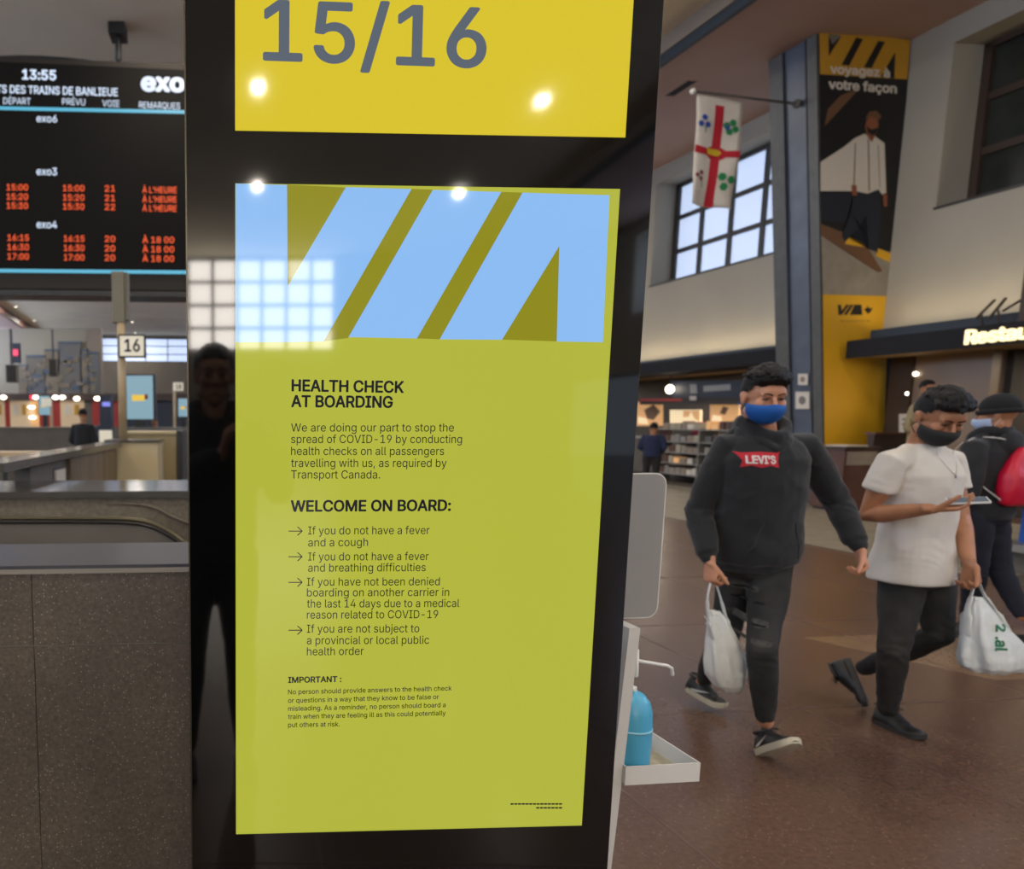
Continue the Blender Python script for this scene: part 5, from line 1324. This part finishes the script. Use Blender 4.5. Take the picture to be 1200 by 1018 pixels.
def figure(name, label, J, style, vox=.006, group=None):
    P_, N_ = J['P'], J['N']; rh, rs = J['rh'].normalized(), J['rs'].normalized()
    fw_s = V((-rs.y, rs.x, 0))
    base = V(((J['AR'].x + J['AL'].x) / 2, (J['AR'].y + J['AL'].y) / 2, 0))
    root = thing(name, label, 'person', base, 0, group)
    hf, hr, hy, hz = head_frame(J['H'], J['hf'], J['hp'])
    k = style.get('fat', 1.0)
    # body: one continuous skin
    bm = bmesh.new()
    build_head(bm, hf, hr, hy, hz)
    nb = J['H'] - hz * .07 - hy * .022
    tube(bm, [N_ - V((0, 0, .06)), N_ + V((0, 0, .01)), nb.lerp(J['H'], .25)], [.062, .056, .054], 16)
    loft(bm, torso_rings(P_, N_, rh, rs, [(-.10, .10, .09, 0), (0, .150 * k, .108, 0), (.25, .138 * k, .098, 0), (.5, .145, .104, .01), (.78, .165, .105, .01), (.93, .13, .085, 0), (1.0, .07, .06, 0)]), 24)
    for s_, e_, w_, hk in (('SR', 'ER', 'WR', 'hr'), ('SL', 'EL', 'WL', 'hl')):
        S, E_, Wr = J[s_], J[e_], J[w_]
        tube(bm, [N_.lerp(S, .35) - V((0, 0, .03)), S, S.lerp(E_, .25), S.lerp(E_, .6), E_, E_.lerp(Wr, .25), E_.lerp(Wr, .65), Wr], [.050, .050, .049, .045, .041, .043, .034, .025], 16)
        if hk in J:
            h_ = J[hk]; hand(bm, Wr, h_['d'], h_['pn'], h_['th'], h_.get('c', (35, 45, 30)), h_.get('sc', 1.0), h_.get('thumb', (.55, .65, .45)))
    for h_, kk, a_ in (('HR', 'KR', 'AR'), ('HL', 'KL', 'AL')):
        Hh, K, A = J[h_], J[kk], J[a_]
        tube(bm, [Hh, Hh.lerp(K, .3), Hh.lerp(K, .7), K, K.lerp(A, .3), K.lerp(A, .7), A], [.078, .074, .058, .052, .054, .040, .034], 16)
    me = fuse(bm, style.get('bvox', .0045), 4); body = link_mesh('body', me, root, style['skin'], True)
    if style.get('face', True): face_bits(root, hf, 1.0, M['hair'])
    # top garment
    g = style['top_grow']
    bm = bmesh.new()
    dims = style['torso']
    loft(bm, torso_rings(P_, N_, rh, rs, dims), 28, power=.85)
    sl = style['sleeve']
    for s_, e_, w_ in (('SR', 'ER', 'WR'), ('SL', 'EL', 'WL')):
        S, E_, Wr = J[s_], J[e_], J[w_]; d1 = (E_ - S); 
        if sl == 'long':
            cuff = E_.lerp(Wr, .93)
            pts = [N_.lerp(S, .30) - V((0, 0, .045)), S, S.lerp(E_, .3), S.lerp(E_, .7), E_, E_.lerp(Wr, .3), E_.lerp(Wr, .7), E_.lerp(Wr, .84), E_.lerp(Wr, .88), cuff]
            tube(bm, pts, [.060 + g, .060 + g, .060 + g, .055 + g, .051 + g, .051 + g, .044 + g, .041 + g, .033 + g * .5, .033 + g * .4], 18)
        else:
            tube(bm, [N_.lerp(S, .30) - V((0, 0, .035)), S, S.lerp(E_, .3), S.lerp(E_, .52)], [.054 + g, .056 + g, .059 + g, .062 + g], 18, roundends=False)
    if style.get('hood'):
        f_ = fw_s; c0 = N_ + V((0, 0, .015))
        loop = []
        for q in range(15):
            a = 2 * math.pi * q / 14; loop.append(c0 + rs * (.088 * math.sin(a)) + f_ * (.082 * math.cos(a) + .008) + V((0, 0, .030 - .062 * max(0, math.cos(a)) + .012 * abs(math.sin(a)))))
        tube(bm, loop, [.026 + .016 * max(0, -math.cos(2 * math.pi * q / 14)) for q in range(15)], 10, flat=1.0)
        ellip(bm, N_ - f_ * .115 - V((0, 0, .035)), (rs * .105, f_ * .055, V((0, 0, .085))))
        for sg in (-1, 1): tube(bm, [c0 + rs * sg * .09 - V((0, 0, .01)), c0 + rs * sg * .055 + f_ * .085 - V((0, 0, .045)), c0 + f_ * .115 - V((0, 0, .085))], [.034, .026, .018], 10, flat=.7)
    if style.get('pocket'):
        c_ = P_.lerp(N_, .14) + V((-rh.y, rh.x, 0)) * (.150); ellip(bm, c_, (rh * .125, V((-rh.y, rh.x, 0)) * .022, V((0, 0, .085))))
    zones = [(J['ER'], .13, .7), (J['EL'], .13, .7), (J['SR'] - V((0, 0, .1)), .14, .4), (J['SL'] - V((0, 0, .1)), .14, .4), (P_ + V((0, 0, .06)), .2, .5)]
    me = fuse(bm, vox, style.get('tsmooth', 5), wrinkles(style.get('tamp', .006), style.get('tf', 9.0), seed=style.get('seed', 1), zones=zones))
    top = link_mesh(style['top'], me, root, style['top_mat'], True)
    # trousers
    bm = bmesh.new(); q = style.get('leg', 1.0)
    loft(bm, torso_rings(P_, N_, rh, rs, [(-.17, .12, .105, 0), (-.10, .168 * k, .125, -.01), (0, .172 * k, .125, -.01), (.14, .165 * k, .12, 0), (.20, .16 * k, .115, 0)]), 26)
    for h_, kk, a_ in (('HR', 'KR', 'AR'), ('HL', 'KL', 'AL')):
        Hh, K, A = J[h_], J[kk], J[a_]
        tube(bm, [Hh + V((0, 0, .03)), Hh.lerp(K, .25), Hh.lerp(K, .65), K, K.lerp(A, .3), K.lerp(A, .7), K.lerp(A, style.get('cuff', .93))], [r_ * q for r_ in (.098, .096, .076, .066, .064, .052, .044)], 18)
    zones = [(J['KR'], .15, .8), (J['KL'], .15, .8), (J['AR'] + V((0, 0, .06)), .13, .9), (J['AL'] + V((0, 0, .06)), .13, .9)]
    me = fuse(bm, vox, 4, wrinkles(style.get('jamp', .005), 10.0, seed=style.get('seed', 1) + 4, zones=zones))
    tro = link_mesh('trousers', me, root, style['leg_mat'], True)
    return root, body, top, tro, (hf, hr, hy, hz)
def project_on(objs_mesh, pts, direction, lift):
    """drop points onto a mesh (world-space BVH) along direction"""
    res = []
    for p in pts:
        hit = objs_mesh.ray_cast(p - direction * .6, direction, 1.5)
        res.append((hit[0] - direction * lift) if hit[0] is not None else p)
    return res
def bvh_of(o):
    m = root_matrix(o.parent); return BVHTree.FromPolygons([m @ v.co for v in o.data.vertices], [tuple(p.vertices) for p in o.data.polygons])
def decal(name, pts2, origin, ax, ay, direction, tree, m, parent, lift=.002, cuts=3, thick=.0012, label=None):
    bm = bmesh.new(); vs_ = [bm.verts.new((x, y, 0)) for x, y in pts2]; bm.faces.new(vs_); bmesh.ops.triangulate(bm, faces=bm.faces[:])
    for _ in range(cuts): bmesh.ops.subdivide_edges(bm, edges=bm.edges[:], cuts=1, use_grid_fill=True)
    wp = project_on(tree, [origin + ax * v.co.x + ay * v.co.y for v in bm.verts], direction, lift)
    for v, p in zip(bm.verts, wp): v.co = p
    r_ = bmesh.ops.extrude_face_region(bm, geom=bm.faces[:])
    for v in [g for g in r_['geom'] if isinstance(g, bmesh.types.BMVert)]: v.co = v.co - direction * thick
    return obj(name, bm, m, parent, label=label)
Z = V((0, 0, 1))
# --- man in black hoodie
J1 = dict(P=W(881, 650, 3.56), N=W(894, 508, 3.49), rh=V((-1, -.05, 0)), rs=V((-1, .04, 0)), H=W(895, 465, 3.42), hf=(-.16, -1), hp=R(12),
          SR=W(851, 524, 3.52), ER=W(818, 598, 3.58), WR=W(832, 658, 3.44), SL=W(942, 522, 3.50), EL=W(981, 588, 3.52), WL=W(1007, 643, 3.36),
          HR=W(868, 668, 3.60), KR=W(848, 748, 3.66), AR=W(823, 800, 3.90), HL=W(902, 668, 3.54), KL=W(893, 764, 3.30), AL=W(897, 846, 3.34))
J1['hr'] = dict(d=V((.02, -.12, -1)), pn=V((1, .1, 0)), th=V((.1, -1, 0)), c=(62, 62, 30), thumb=(.8, .35, .5))
J1['hl'] = dict(d=V((.10, -.30, -1)), pn=V((-1, .35, 0)), th=V((-.4, -1, 0)), c=(58, 62, 35), thumb=(.85, .3, .4))
hood = [(-.12, .150, .120, 0), (-.085, .162, .135, 0), (-.06, .166, .140, 0), (-.035, .186, .158, .005), (.05, .192, .165, .01), (.3, .188, .155, .01), (.6, .190, .150, .015), (.80, .195, .140, .01), (.92, .165, .110, 0), (1.0, .10, .08, 0)]
st1 = dict(skin=M['skin'], top='hoodie', top_mat=M['hoodie'], top_grow=.006, torso=hood, sleeve='long', hood=True, pocket=True, leg_mat=M['jeans'], leg=.92, tamp=.008, tf=8.5, seed=2.0, cuff=.90)
r1, b1, t1, l1, (hf, hr, hy, hz) = figure('person', 'man in black hoodie and blue mask walking with a white bag', J1, st1)
hair_cap(r1, hf, hr, hy, hz, 1.0, M['hair'], 'quiff', 5, 1.15)
mask(r1, hf, 1.0, M['mask_blue'], top=-.020, low=-.108, out=1.03)
for (h_, t_, u_) in ((W(806, 808, 3.97), W(849, 832, 3.745), V((0, .25, 1))), (W(893, 886, 3.28), W(934, 874, 3.03), V((.03, .42, 1)))):
    shoe(r1, h_, t_, u_, M['shoe_black'], M['shoe_sole'], M['shoe_white'], h=.082, laces=M['shoe_black'])
tr1 = bvh_of(t1)
vd = (J1['P'].lerp(J1['N'], .7) - V((0, 0, CAMZ))).normalized(); vd = V((-.05, 1, 0)).normalized()
c_ = W(899, 539, 3.33); ax = V((1, .05, 0)).normalized(); ay = V((0, 0, 1))
bwid, bh = .078, .036
decal('chest_patch', [(-bwid, bh), (-bwid * .8, bh * .86), (0, bh * .98), (bwid * .8, bh * .86), (bwid, bh), (bwid * .84, -bh * .2), (bwid * .90, -bh), (bwid * .45, -bh * .74), (0, -bh), (-bwid * .45, -bh * .74), (-bwid * .86, -bh), (-bwid * .80, -bh * .2)], c_, ax, ay, vd, tr1, M['patch_red'], t1, .003, 3, label='red batwing patch with white letters')
me = text_mesh("LEVI'S", .035, .5, 3); xs = [v.co.x for v in me.vertices]; a_, b_ = min(xs), max(xs)
wp = []
for v in me.vertices:
    x = -.054 + (v.co.x - a_) / (b_ - a_) * .108; y = -.017 + v.co.y / CAPH * .034
    p = project_on(tr1, [c_ + ax * x + ay * y], vd, .0065 + (v.co.z + .5) * .0015)[0]; v.co = p
link_mesh('chest_lettering', me, t1, M['patch_white'])
for sg in (-1, 1):
    pc = J1['P'].lerp(J1['N'], .16); bm = bmesh.new(); pp = project_on(tr1, [pc + V((sg * (.075 + .05 * i / 5), -.2, .085 - .034 * i)) for i in range(6)], vd, .0005); tube(bm, curve_pts(pp, 3), .0035, 6); obj('pocket_edge', bm, M['hoodie'], t1, True)
trl = bvh_of(l1)
for (x, y, wd, hh) in ((893, 698, .042, .018), (893, 712, .046, .007), (891, 733, .044, .020), (890, 752, .040, .014), (892, 699, .034, .006), (891, 735, .032, .005)):
    cc = W(x, y, 3.3); vdl = V((.25, 1, -.0)).normalized(); axl = V((1, -.25, 0)).normalized()
    pts = [(-wd, hh * .6), (-wd * .5, hh), (wd * .4, hh * .9), (wd, hh * .5), (wd * .9, -hh * .6), (0, -hh), (-wd * .8, -hh * .7)]
    lt = decal('rip', pts, cc, axl, Z, vdl, trl, M['tear'] if hh > .013 else M['tear_dark'], l1, .0008 if hh > .013 else .003, 2, .001)
# --- man in white t-shirt
J2 = dict(P=W(1068, 662, 3.56), N=W(1081, 520, 3.53), rh=V((-.97, -.22, 0)), rs=V((-.95, -.31, 0)), H=W(1100, 488, 3.44), hf=(-.08, -1), hp=R(30),
          SR=W(1045, 541, 3.47), ER=W(1016, 604, 3.54), WR=W(1090, 596, 3.27), SL=W(1112, 539, 3.62), EL=W(1124, 606, 3.56), WL=W(1136, 661, 3.40),
          HR=W(1058, 678, 3.55), KR=W(1047, 762, 3.48), AR=W(1040, 832, 3.60), HL=W(1090, 676, 3.60), KL=W(1100, 744, 3.52), AL=W(1012, 783, 3.90))
J2['hr'] = dict(d=V((.72, -.62, .12)), pn=V((-.1, .05, 1)), th=V((-.6, -.7, 0)), c=(28, 40, 25), thumb=(.75, .35, .65), sc=1.0)
J2['hl'] = dict(d=V((.03, -.2, -1)), pn=V((-1, -.2, 0)), th=V((.2, -1, 0)), c=(60, 62, 30), thumb=(.8, .35, .5))
tee = [(-.13, .178, .150, 0), (0, .174, .146, 0), (.25, .158, .125, .005), (.5, .165, .125, .012), (.75, .178, .128, .015), (.90, .155, .100, 0), (.97, .10, .08, 0), (1.0, .072, .066, 0)]
st2 = dict(skin=M['skin2'], top='t_shirt', top_mat=M['tshirt'], top_grow=.005, torso=tee, sleeve='short', leg_mat=M['jeans2'], leg=.94, fat=.88, tamp=.006, tf=8.0, seed=7.0, cuff=.98, tsmooth=14)
r2, b2, t2, l2, (hf, hr, hy, hz) = figure('person', 'man in white t-shirt and black mask looking at his phone', J2, st2)
hair_cap(r2, hf, hr, hy, hz, 1.0, M['hair'], 'fade', 9, .95)
mask(r2, hf, 1.0, M['mask_black'], top=-.022, low=-.110, out=1.03)
for (h_, t_, u_) in ((W(1026, 846, 3.67), W(1083, 869, 3.43), V((0, .02, 1))), (W(997, 772, 4.0), W(1020, 826, 3.82), V((-.3, .75, .35)))):
    shoe(r2, h_, t_, u_, M['shoe_black'], M['sole_dark'], None, h=.085)
tr2 = bvh_of(t2); vdl = V((-.28, 1, 0)).normalized(); axl = V((1, .28, 0)).normalized()
cc = J2['N'] + V((.045, -.10, 0))
bm = bmesh.new(); nn_ = [cc + axl * x + Z * z for x, z in ((-.078, .015), (-.062, -.04), (-.035, -.095), (0, -.135), (.035, -.095), (.062, -.04), (.07, .01))]
pp = project_on(tr2, nn_, vdl, .003); tube(bm, curve_pts(pp, 4), .0022, 6); ch = obj('neck_chain', bm, M['white_print'], r2, True)
bm = bmesh.new(); ellip(bm, pp[3] - Z * .008 - vdl * .004, (axl * .008, vdl * .003, Z * .010)); obj('pendant', bm, M['silver'], ch, True)
trl2 = bvh_of(l2)
# --- phone
hd = J2['hr']['d'].normalized(); pc = J2['WR'] + hd * .118 + V((0, 0, .030)); 
ph = thing('phone', 'white mobile phone held by man in white t-shirt', 'phone', pc)
fx = V((.80, -.52, .10)).normalized(); fy_ = Z.cross(fx).normalized(); fz = fx.cross(fy_)
fz = (fz + fy_ * -.22).normalized(); fy_ = fz.cross(fx).normalized()
bm = bmesh.new(); hexa(bm, [pc + fx * a * .066 + fy_ * b * .036 + fz * c * .004 for a, b, c in ((-1, -1, -1), (1, -1, -1), (1, 1, -1), (-1, 1, -1), (-1, -1, 1), (1, -1, 1), (1, 1, 1), (-1, 1, 1))]); obj('case', bm, M['white_metal'], ph, bevel=.002)
bm = bmesh.new(); hexa(bm, [pc + fx * a * .062 + fy_ * b * .033 + fz * (.0042 + c * .0003) for a, b, c in ((-1, -1, -1), (1, -1, -1), (1, 1, -1), (-1, 1, -1), (-1, -1, 1), (1, -1, 1), (1, 1, 1), (-1, 1, 1))]); obj('screen', bm, mat('phone screen', '#101214', .1, emit='#8090a0', es=.4), ph)
# --- plastic bags
def bag(name, label, top, prof, side, fwd, seed, print_=None, handles=None):
    """prof: (centre, half width, half depth)"""
    random.seed(seed)
    root = thing(name, label, 'bag', (prof[-1][0].x, prof[-1][0].y, prof[-1][0].z))
    bm = bmesh.new(); n = 56; loops = []
    pts = []
    for i in range(len(prof) - 1):
        for q in range(6):
            f = q / 6; a_, b_ = prof[i], prof[i + 1]; pts.append((a_[0].lerp(b_[0], f), a_[1] * (1 - f) + b_[1] * f, a_[2] * (1 - f) + b_[2] * f))
    pts.append(prof[-1])
    for i, (c, a, b) in enumerate(pts):
        lp = []; v_ = i / (len(pts) - 1)
        for k in range(n):
            th = 2 * math.pi * k / n
            fold = 1 + (.16 - .05 * v_) * noise.noise(V((math.cos(th) * 2.2, math.sin(th) * 2.2, seed + v_ * 1.6))) * 1.8 + .05 * math.sin(th * 9 + seed + v_ * 2) * (1 - v_ * .5)
            ca, sa = math.cos(th), math.sin(th)
            lp.append(bm.verts.new(c + side * a * fold * math.copysign(abs(ca) ** .9, ca) + fwd * b * fold * sa + Z * .010 * noise.noise(V((ca * 3, sa * 3, seed * 2 + v_ * 3)))))
        loops.append(lp)
    for i in range(len(loops) - 1):
        for k in range(n): bm.faces.new([loops[i][k], loops[i][(k + 1) % n], loops[i + 1][(k + 1) % n], loops[i + 1][k]])
    bm.faces.new(loops[-1]); bm.faces.new(loops[0][::-1])
    o = obj('bag_body', bm, M['bag'], root, True)
    for hp_ in handles:
        bm = bmesh.new(); tube(bm, curve_pts(hp_[0], 5), hp_[1], 10, flat=.35); obj('handle', bm, M['bag'], root, True)
    return root, o
g1 = J1['WR'] + V((.01, -.02, -.115)); g1 = W(835, 690, 3.43)
def c1(x, y, Y=3.43): return W(x, y, Y)
bag1, bo1 = bag('plastic_bag', 'slim white plastic bag hanging from the hoodie man hand', g1,
    [(c1(838, 716), .022, .018), (c1(841, 732), .050, .030), (c1(845, 752), .075, .045), (c1(849, 772), .092, .055), (c1(851, 790), .088, .055), (c1(854, 802), .068, .045), (c1(857, 809), .040, .03)], V((1, -.1, 0)).normalized(), V((.1, 1, 0)).normalized(), 3.1,
    handles=[([c1(833, 681), c1(829, 702), c1(831, 725), c1(836, 745)], [.008] * 6 + [.012] * 5 + [.024] * 5), ([c1(838, 680), c1(845, 703), c1(850, 722), c1(855, 745)], [.008] * 6 + [.012] * 5 + [.024] * 5), ([c1(826, 722, 3.40), c1(830, 730, 3.40), c1(834, 745, 3.40)], [.004] * 5 + [.018] * 6), ([c1(832.5, 682, 3.43), c1(835.5, 678, 3.43), c1(838.5, 681, 3.43)], .008)])
def c2(x, y, Y=3.36): return W(x, y, Y)
bag2, bo2 = bag('plastic_bag', 'wide white plastic bag with green lettering held by white t-shirt man', c2(1144, 683),
    [(c2(1146, 700), .018, .014), (c2(1150, 716), .058, .035), (c2(1155, 735), .100, .055), (c2(1160, 752), .138, .075), (c2(1163, 768), .155, .085), (c2(1164, 779), .150, .080), (c2(1164, 785), .120, .065)], V((1, .15, 0)).normalized(), V((-.15, 1, 0)).normalized(), 8.3,
    handles=[([c2(1142, 684), c2(1138, 698), c2(1133, 716), c2(1131, 742)], [.008] * 6 + [.014] * 5 + [.030] * 5), ([c2(1147, 683), c2(1154, 698), c2(1165, 715), c2(1180, 742)], [.009] * 6 + [.016] * 5 + [.030] * 5), ([c2(1142, 684), c2(1144.5, 681), c2(1147, 683)], .009)])
tb = bvh_of(bo2)
vdb = V((.55, .83, -.05)).normalized(); ud = V((.02, 0, -1)).normalized(); vr = V((.83, -.55, 0)).normalized()
me = text_mesh('2 .al', .03, .5, 3); xs = [v.co.x for v in me.vertices]; a_, b_ = min(xs), max(xs); o0 = c2(1168, 732, 3.3)
for v in me.vertices:
    x = (v.co.x - a_) / (b_ - a_) * .120; y = v.co.y / CAPH * .042
    v.co = project_on(tb, [o0 + ud * x + vr * (y)], vdb, .002 + (v.co.z + .5) * .001)[0]
link_mesh('green_lettering', me, bag2, M['bag_green'])
# --- man in beanie walking away
rs3 = V((.92, .39, 0)).normalized(); fw3 = V((-rs3.y, rs3.x, 0)); N3 = W(1160, 513, 5.02); P3 = W(1152, 598, 5.0)
J3 = dict(P=P3, N=N3, rh=rs3, rs=rs3, H=W(1169, 486, 4.98), hf=(-.52, .75), hp=R(8),
          SR=N3 + rs3 * .17 - V((0, 0, .07)), ER=N3 + rs3 * .22 + fw3 * .08 - V((0, 0, .34)), WR=N3 + rs3 * .17 + fw3 * .26 - V((0, 0, .46)),
          SL=N3 - rs3 * .175 - V((0, 0, .07)), EL=N3 - rs3 * .235 - fw3 * .02 - V((0, 0, .36)), WL=N3 - rs3 * .20 + fw3 * .16 - V((0, 0, .52)),
          HR=P3 + rs3 * .09 - V((0, 0, .05)), KR=W(1172, 668, 4.98), AR=W(1198, 722, 4.85), HL=P3 - rs3 * .09 - V((0, 0, .05)), KL=W(1143, 670, 5.0), AL=W(1134, 728, 5.18))
J3['hr'] = dict(d=V((0, .1, -1)), pn=V((-1, 0, 0)), th=V((-.2, 1, 0)), c=(30, 40, 20)); J3['hl'] = dict(d=V((-.1, .2, -1)), pn=V((.8, .5, 0)), th=V((-.5, .8, 0)), c=(30, 40, 20))
jk = [(-.10, .165, .135, 0), (-.02, .178, .148, 0), (.25, .178, .145, .01), (.6, .182, .142, .01), (.82, .185, .130, 0), (.94, .15, .10, 0), (1.0, .09, .075, 0)]
st3 = dict(skin=M['skin2'], top='jacket', top_mat=M['jacket'], top_grow=.010, torso=jk, sleeve='long', hood=True, leg_mat=M['jeans3'], leg=1.0, tamp=.008, tf=7, seed=12.0, face=True, bvox=.006)
r3, b3, t3, l3, (hf, hr, hy, hz) = figure('person', 'man in black beanie and jacket walking away at right edge', J3, st3, .008)
bm = bmesh.new(); rings = []
for k in range(9):
    ph_ = R(96 - 11.6 * k); rings.append((hf(0, -.014, .036 + .106 * math.cos(ph_)), hr * .091 * math.sin(ph_), hy * .110 * math.sin(ph_)))
loft(bm, rings, 32); bn_ = obj('beanie', bm, M['beanie'], r3, True)
bm = bmesh.new(); tube(bm, [hf(.091 * math.sin(a_), -.014 + .110 * math.cos(a_), .022 + .006 * math.cos(a_)) for a_ in [2 * math.pi * q / 24 for q in range(25)]], .012, 8, flat=1.4); obj('cuff', bm, M['beanie'], bn_, True)
mask(r3, hf, 1.0, M['mask_pale'], top=-.018, low=-.106, out=1.04, strap_m=M['white_print'])
for (h_, t_) in ((V((J3['AR'].x + .03, J3['AR'].y - .06, .02)), V((J3['AR'].x - .12, J3['AR'].y + .16, .0))), (V((J3['AL'].x + .03, J3['AL'].y - .05, .0)), V((J3['AL'].x - .12, J3['AL'].y + .17, .0)))):
    shoe(r3, h_, t_, Z, M['shoe_black'], M['sole_dark'], None)
fb = fw3; bk = -fb; sdv = rs3
cbk = J3['P'].lerp(J3['N'], .52) + bk * .165 + sdv * .0
dbg = thing('drawstring_bag', 'bright red drawstring backpack on the back of man in beanie', 'bag', cbk - Z * .2)
bm = bmesh.new(); rings = []
for z, a, b in ((-.21, .10, .03), (-.19, .16, .065), (-.10, .175, .09), (.0, .165, .085), (.09, .12, .05), (.15, .06, .03), (.18, .03, .02)):
    rings.append((cbk + Z * z, sdv * a, bk * b))
loft(bm, rings, 30); bmesh.ops.subdivide_edges(bm, edges=bm.edges[:], cuts=2, use_grid_fill=True)
bmesh.ops.recalc_face_normals(bm, faces=bm.faces[:]); bm.normal_update()
nl_ = [v.normal.copy() for v in bm.verts]
for v, n_q in zip(bm.verts, nl_): v.co = v.co + n_q * .012 * noise.noise(V((v.co.x * 14, v.co.y * 14, v.co.z * 5)))
obj('sack', bm, M['red_cloth'], dbg, True)
for sg in (-1, 1):
    bm = bmesh.new(); tube(bm, curve_pts([cbk + Z * .17, J3['N'] + sdv * sg * .11 + bk * .10 + Z * .0, J3['N'] + sdv * sg * .12 + fb * .06 - Z * .02, J3['P'].lerp(J3['N'], .55) + sdv * sg * .19 + fb * .02, cbk + sdv * sg * .15 - Z * .18], 6), .004, 6); obj('cord', bm, M['shoe_white'], dbg, True)
# --- background people
def standing(px, y_head, Y, f, name='person'):
    hd_ = W(px, y_head, Y); g0 = V((hd_.x, Y, 0)); f = V((f[0], f[1], 0)).normalized(); r_ = V((f.y, -f.x, 0)); k = hd_.z / 1.62
    q = lambda a, b, z: g0 + r_ * a + f * b + Z * z * k
    return dict(P=q(0, 0, .93), N=q(0, 0, 1.45), rh=r_, rs=r_, H=q(0, .02, 1.62), hf=(f.x, f.y), hp=R(10), SR=q(.18, 0, 1.38), ER=q(.25, -.02, 1.12), WR=q(.14, .18, 1.02),
                SL=q(-.18, 0, 1.38), EL=q(-.25, -.02, 1.12), WL=q(-.14, .18, 1.02), HR=q(.09, 0, .88), KR=q(.10, .02, .48), AR=q(.11, -.01, .08), HL=q(-.09, 0, .88), KL=q(-.10, .02, .48), AL=q(-.11, -.01, .08), q=q)
def simple_person(label, px, yh, Y, f, topm, legm, hairm=None, seed=1):
    J = standing(px, yh, Y, f)
    J['hr'] = dict(d=(J['WR'] - J['ER']), pn=V((0, 0, -1)), th=V((0, 0, 1)).cross(J['WR'] - J['ER']), c=(25, 35, 20)); J['hl'] = dict(d=(J['WL'] - J['EL']), pn=V((0, 0, -1)), th=(J['WL'] - J['EL']).cross(V((0, 0, 1))), c=(25, 35, 20))
    s_ = dict(skin=M['skin2'], top='jacket', top_mat=topm, top_grow=.008, torso=jk, sleeve='long', leg_mat=legm, tamp=.006, seed=seed, face=True, bvox=.008)
    r_, b_, t_, l_, hh = figure('person', label, J, s_, .014)
    hair_cap(r_, *hh, 1.0, hairm or M['hair'], 'short', seed, 1.0)
    q = J['q']
    for sg in (-1, 1): shoe(r_, q(.11 * sg, -.08, 0) , q(.11 * sg, .19, 0), Z, M['shoe_black'], M['sole_dark'])
    return r_, J
simple_person('distant person in black seen from behind beside the stairwell', 97, 486, 15.0, (.1, 1), M['jacket'], M['jeans2'], seed=21)
simple_person('distant dark haired person in blue behind grey counter at right', 182, 494, 19.5, (-.6, -.8), mat('steel blue jacket', '#3a4a60', .9), M['jeans2'], seed=23)
simple_person('distant small dark figure beside the red shop front', 118, 494, 34, (0, 1), M['navy'], M['jeans2'], seed=25)
simple_person('shopper in navy jacket at the snack shop, beside the kiosk edge', 766, 502, 16.4, (.7, .7), mat('navy jacket', '#1c2440', .9), M['jeans2'], seed=27)
simple_person('dark curly haired person standing behind the white t-shirt man', 1085, 455, 13.2 * .9, (.2, -1), M['beige_dark'], M['jeans2'], seed=29)
# --- the photographer, seen only as a reflection in the kiosk glass
J = standing(273, 440, -0.42, (0, 1))
gx = .04
def pq(a, b, z): return V((gx + a, -.42 + b, z * 1.045 if z > .3 else z))
J = dict(P=pq(0, 0, .95), N=pq(0, .02, 1.48), rh=V((1, 0, 0)), rs=V((1, 0, 0)), H=pq(0, .03, 1.66), hf=(0, 1), hp=R(5), SR=pq(.19, .02, 1.42), ER=pq(.27, .10, 1.20), WR=pq(.22, .30, 1.40), SL=pq(-.19, .02, 1.42), EL=pq(-.26, .08, 1.19), WL=pq(.02, .26, 1.36),
         HR=pq(.09, 0, .9), KR=pq(.11, .03, .48), AR=pq(.13, 0, .08), HL=pq(-.09, 0, .9), KL=pq(-.11, .03, .48), AL=pq(-.13, 0, .08))
J['hr'] = dict(d=V((-.1, .3, 1)), pn=V((-1, 0, 0)), th=V((0, -1, .3)), c=(40, 45, 30)); J['hl'] = dict(d=V((.2, .3, 1)), pn=V((1, 0, 0)), th=V((0, -1, .3)), c=(40, 45, 30))
s_ = dict(skin=M['skin2'], top='jacket', top_mat=M['jacket'], top_grow=.012, torso=jk, sleeve='long', hood=True, leg_mat=M['jeans2'], tamp=.006, seed=31, face=True, bvox=.008)
rp, *_x, hh = figure('person', 'photographer in black jacket, seen only as dark reflection in the kiosk glass', J, s_, .014)
hair_cap(rp, *hh, 1.0, M['hair'], 'short', 31, 1.0)
for sg in (-1, 1): shoe(rp, pq(.13 * sg, -.08, 0), pq(.13 * sg, .19, 0), Z, M['shoe_black'], M['sole_dark'])
